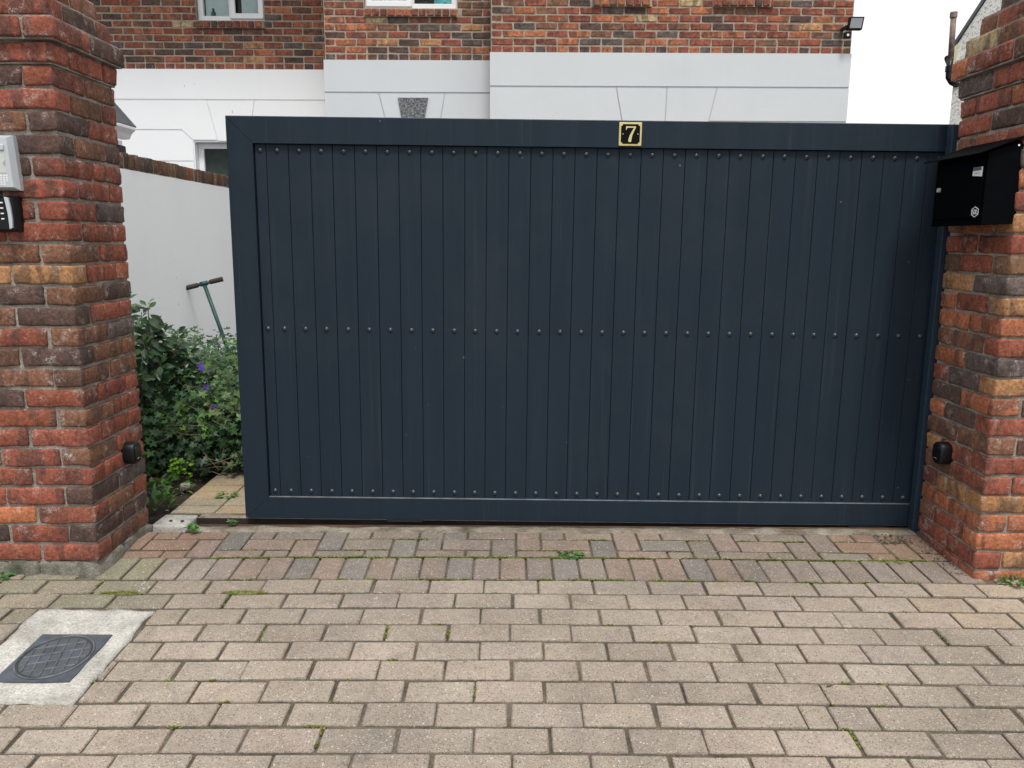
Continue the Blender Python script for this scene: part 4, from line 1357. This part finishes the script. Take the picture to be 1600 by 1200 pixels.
weed('leafy_weed', 'lower leafy weed on bare soil right of the tall pillar weed', -1.70, 3.80, 0.0, 26, 0.045, 0.07, MG, 2)
weed('leafy_weed', 'bright lime weed at the foot of the shrub', -1.70, 3.90, 0.02, 60, 0.028, 0.06, [(0.17, 0.32, 0.02), (0.13, 0.27, 0.025)], 3, 'palm', up=3.6)
weed('leafy_weed', 'lobed green weed in the joint in front of the concrete pad', -1.385, 3.24, 0.0, 16, 0.034, 0.032, MG, 4, 'palm', up=.4)
weed('leafy_weed', 'small weed on the gate track beside the gate edge', -1.235, 3.315, 0.0, 12, 0.026, 0.018, MG, 5, 'palm', up=.5)
weed('leafy_weed', 'small weed between the yellowish pavers behind the gate', -1.40, 3.72, 0.0, 24, 0.030, 0.04, MG, 6, up=.5)
weed('grass_tuft', 'largest grassy tuft in the paving in front of the gate middle', 0.245, 3.035, -0.020, 170, 0.020, 0.045, MG, 7, 'oval', up=.45)
weed('grass_tuft', 'mossy grass tuft in the paving beside the mailbox pillar', 1.55, 3.02, -0.026, 240, 0.014, 0.06, YG, 8, 'blade', up=.4)
weed('leafy_weed', 'bright green weed at the front foot of the intercom pillar', -1.96, 2.82, -0.04, 40, 0.028, 0.035, MG, 9, up=.7)
weed('leafy_weed', 'bright green weed at the front foot of the mailbox pillar', 1.93, 2.825, -0.04, 60, 0.030, 0.05, MG, 10, up=.8)
weed('grass_tuft', 'yellow-green tuft along the joint nearest the manhole top edge', -1.44, 2.7165, -0.040, 260, 0.012, 0.07, YG, 13, 'blade', up=.4, flat=0.07)
weed('grass_tuft', 'second yellow-green tuft, in the joint right of the manhole surround', -0.985, 2.7165, -0.036, 260, 0.012, 0.08, YG, 14, 'blade', up=.4, flat=0.06)

# moss in the joints
ms = MB()
rg = random.Random(44)
def moss_at(x, y, n, s=0.011, sp=0.012):
    for k in range(n * 4):
        p = Vector((x + rg.gauss(0, sp), y + rg.gauss(0, 0.0042), 0))
        p.z = gz(p.x, p.y) - 0.004
        a_ = rg.uniform(0, 6.28)
        d = Vector((math.cos(a_), math.sin(a_), rg.uniform(.15, .9))).normalized()
        col = tuple(q_ * rg.uniform(.6, 1.2) for q_ in rg.choice(YG + [(0.12, 0.13, 0.03), (0.09, 0.10, 0.03)]))
        e1 = d.cross(Vector((0, 0, 1))).normalized() * s * 0.34
        ms.add([p - e1, p + e1, p + d * s * rg.uniform(.5, 1.1)], [(0, 1, 2)], col)
for k in range(150):
    x = rg.uniform(-1.25, 1.7)
    w = 0.4 + 0.6 * mnoise.noise(Vector((x * 2.2, 1, 0)))
    if rg.random() < 0.55 + w: moss_at(x, 3.0105 + rg.uniform(-.002, .002), rg.randrange(10, 34), 0.011, 0.017)
for k in range(40):
    x = rg.uniform(-1.2, 1.6)
    moss_at(x, 2.823, rg.randrange(6, 26), 0.011, 0.014)
for k in range(70):
    moss_at(rg.uniform(-1.2, 1.7), rg.choice((3.010 + 0.65 * u, 3.010 + 1.65 * u)), rg.randrange(6, 22), 0.010, 0.015)
for k in range(26):
    r = rg.randrange(1, 9)
    moss_at(rg.uniform(-1.5, 1.6), 2.823 - ROW * r, rg.randrange(3, 14), 0.009, 0.008)
for k in range(11):     # cross joints
    r = rg.randrange(0, 9); ph = 0.5 if r % 2 == 0 else 0.0
    xj = (rg.randrange(-8, 8) + ph) * PIT
    for q_ in range(5):
        moss_at(xj, 2.823 - ROW * (r + rg.uniform(.1, .9)), 5, 0.009, 0.003)
setp(part('moss', ms, M['moss']), 'yellow-green moss filling joints between the pavers', 'moss', kind='stuff')

# stones and litter
def stone(label, x, y, z, s, seed):
    rg = random.Random(seed)
    v, f = worn_box(s, s * .7, s * .55, s * .35, rg, s * .22, 2)
    o = part('stone', MB().add(v, f).mesh('stone', True), M['stone'], None, (x, y, z), (rg.uniform(-.3, .3), rg.uniform(-.3, .3), rg.uniform(0, 3)))
    setp(o, label, 'stone')
stone('pale stone under the shrub, nearest the intercom pillar', -1.79, 3.84, 0.015, 0.024, 1)
stone('brown stone under the shrub, beside the lime weed', -1.655, 3.83, 0.012, 0.030, 2)
def dry_leaf(label, x, y, rz):
    b = MB()
    oval_leaf(b, Vector((0, 0, 0.004)), Vector((1, 0, 0.08)), Vector((0, 0, 1)), 0.036, 0.012, (0, 0, 0), 0.5, 0.2)
    b.c = []
    o = part('fallen_leaf', b, M['dead_leaf'], None, (x, y, gz(x, y)), (0, 0, rz))
    setp(o, label, 'leaf')
dry_leaf('curled brown leaf lying on a paver joint, right foreground', 1.01, 2.172, 0.1)
dry_leaf('small olive leaf left of the curled brown leaf', 0.945, 2.155, 0.6)
rg = random.Random(91)
lit = MB()
for k in range(420):
    x, y = rg.uniform(-2.1, -1.6), rg.uniform(3.35, 4.15)
    d = Vector((rg.uniform(-1, 1), rg.uniform(-1, 1), rg.uniform(-.1, .35))).normalized()
    col = rg.choice([(0.06, 0.045, 0.03), (0.12, 0.09, 0.06), (0.03, 0.022, 0.016), (0.2, 0.17, 0.13)])
    oval_leaf(lit, Vector((x, y, 0.012)), d, Vector((0, 0, 1)), rg.uniform(.008, .028), rg.uniform(.004, .012), col, 0.4, 0.3)
for k in range(200):
    x = rg.uniform(1.56, 1.78); y = 3.25 - (x - 1.56) * 0.1 - rg.uniform(0, 0.36) * (1 if x > 1.70 else 0.25)
    d = Vector((rg.uniform(-1, 1), rg.uniform(-1, 1), rg.uniform(-.1, .35))).normalized()
    lit.add([Vector((x, y, gz(x, y) + .002)), Vector((x, y, gz(x, y) + .002)) + d * .012, Vector((x + .004, y + .006, gz(x, y) + .008))], [(0, 1, 2)], rg.choice([(0.06, 0.045, 0.03), (0.10, 0.08, 0.06), (0.16, 0.14, 0.11)]))
setp(part('leaf_litter', lit, M['petal']), 'dry leaf crumbs on the soil and by the pillar foot', 'litter', kind='stuff')
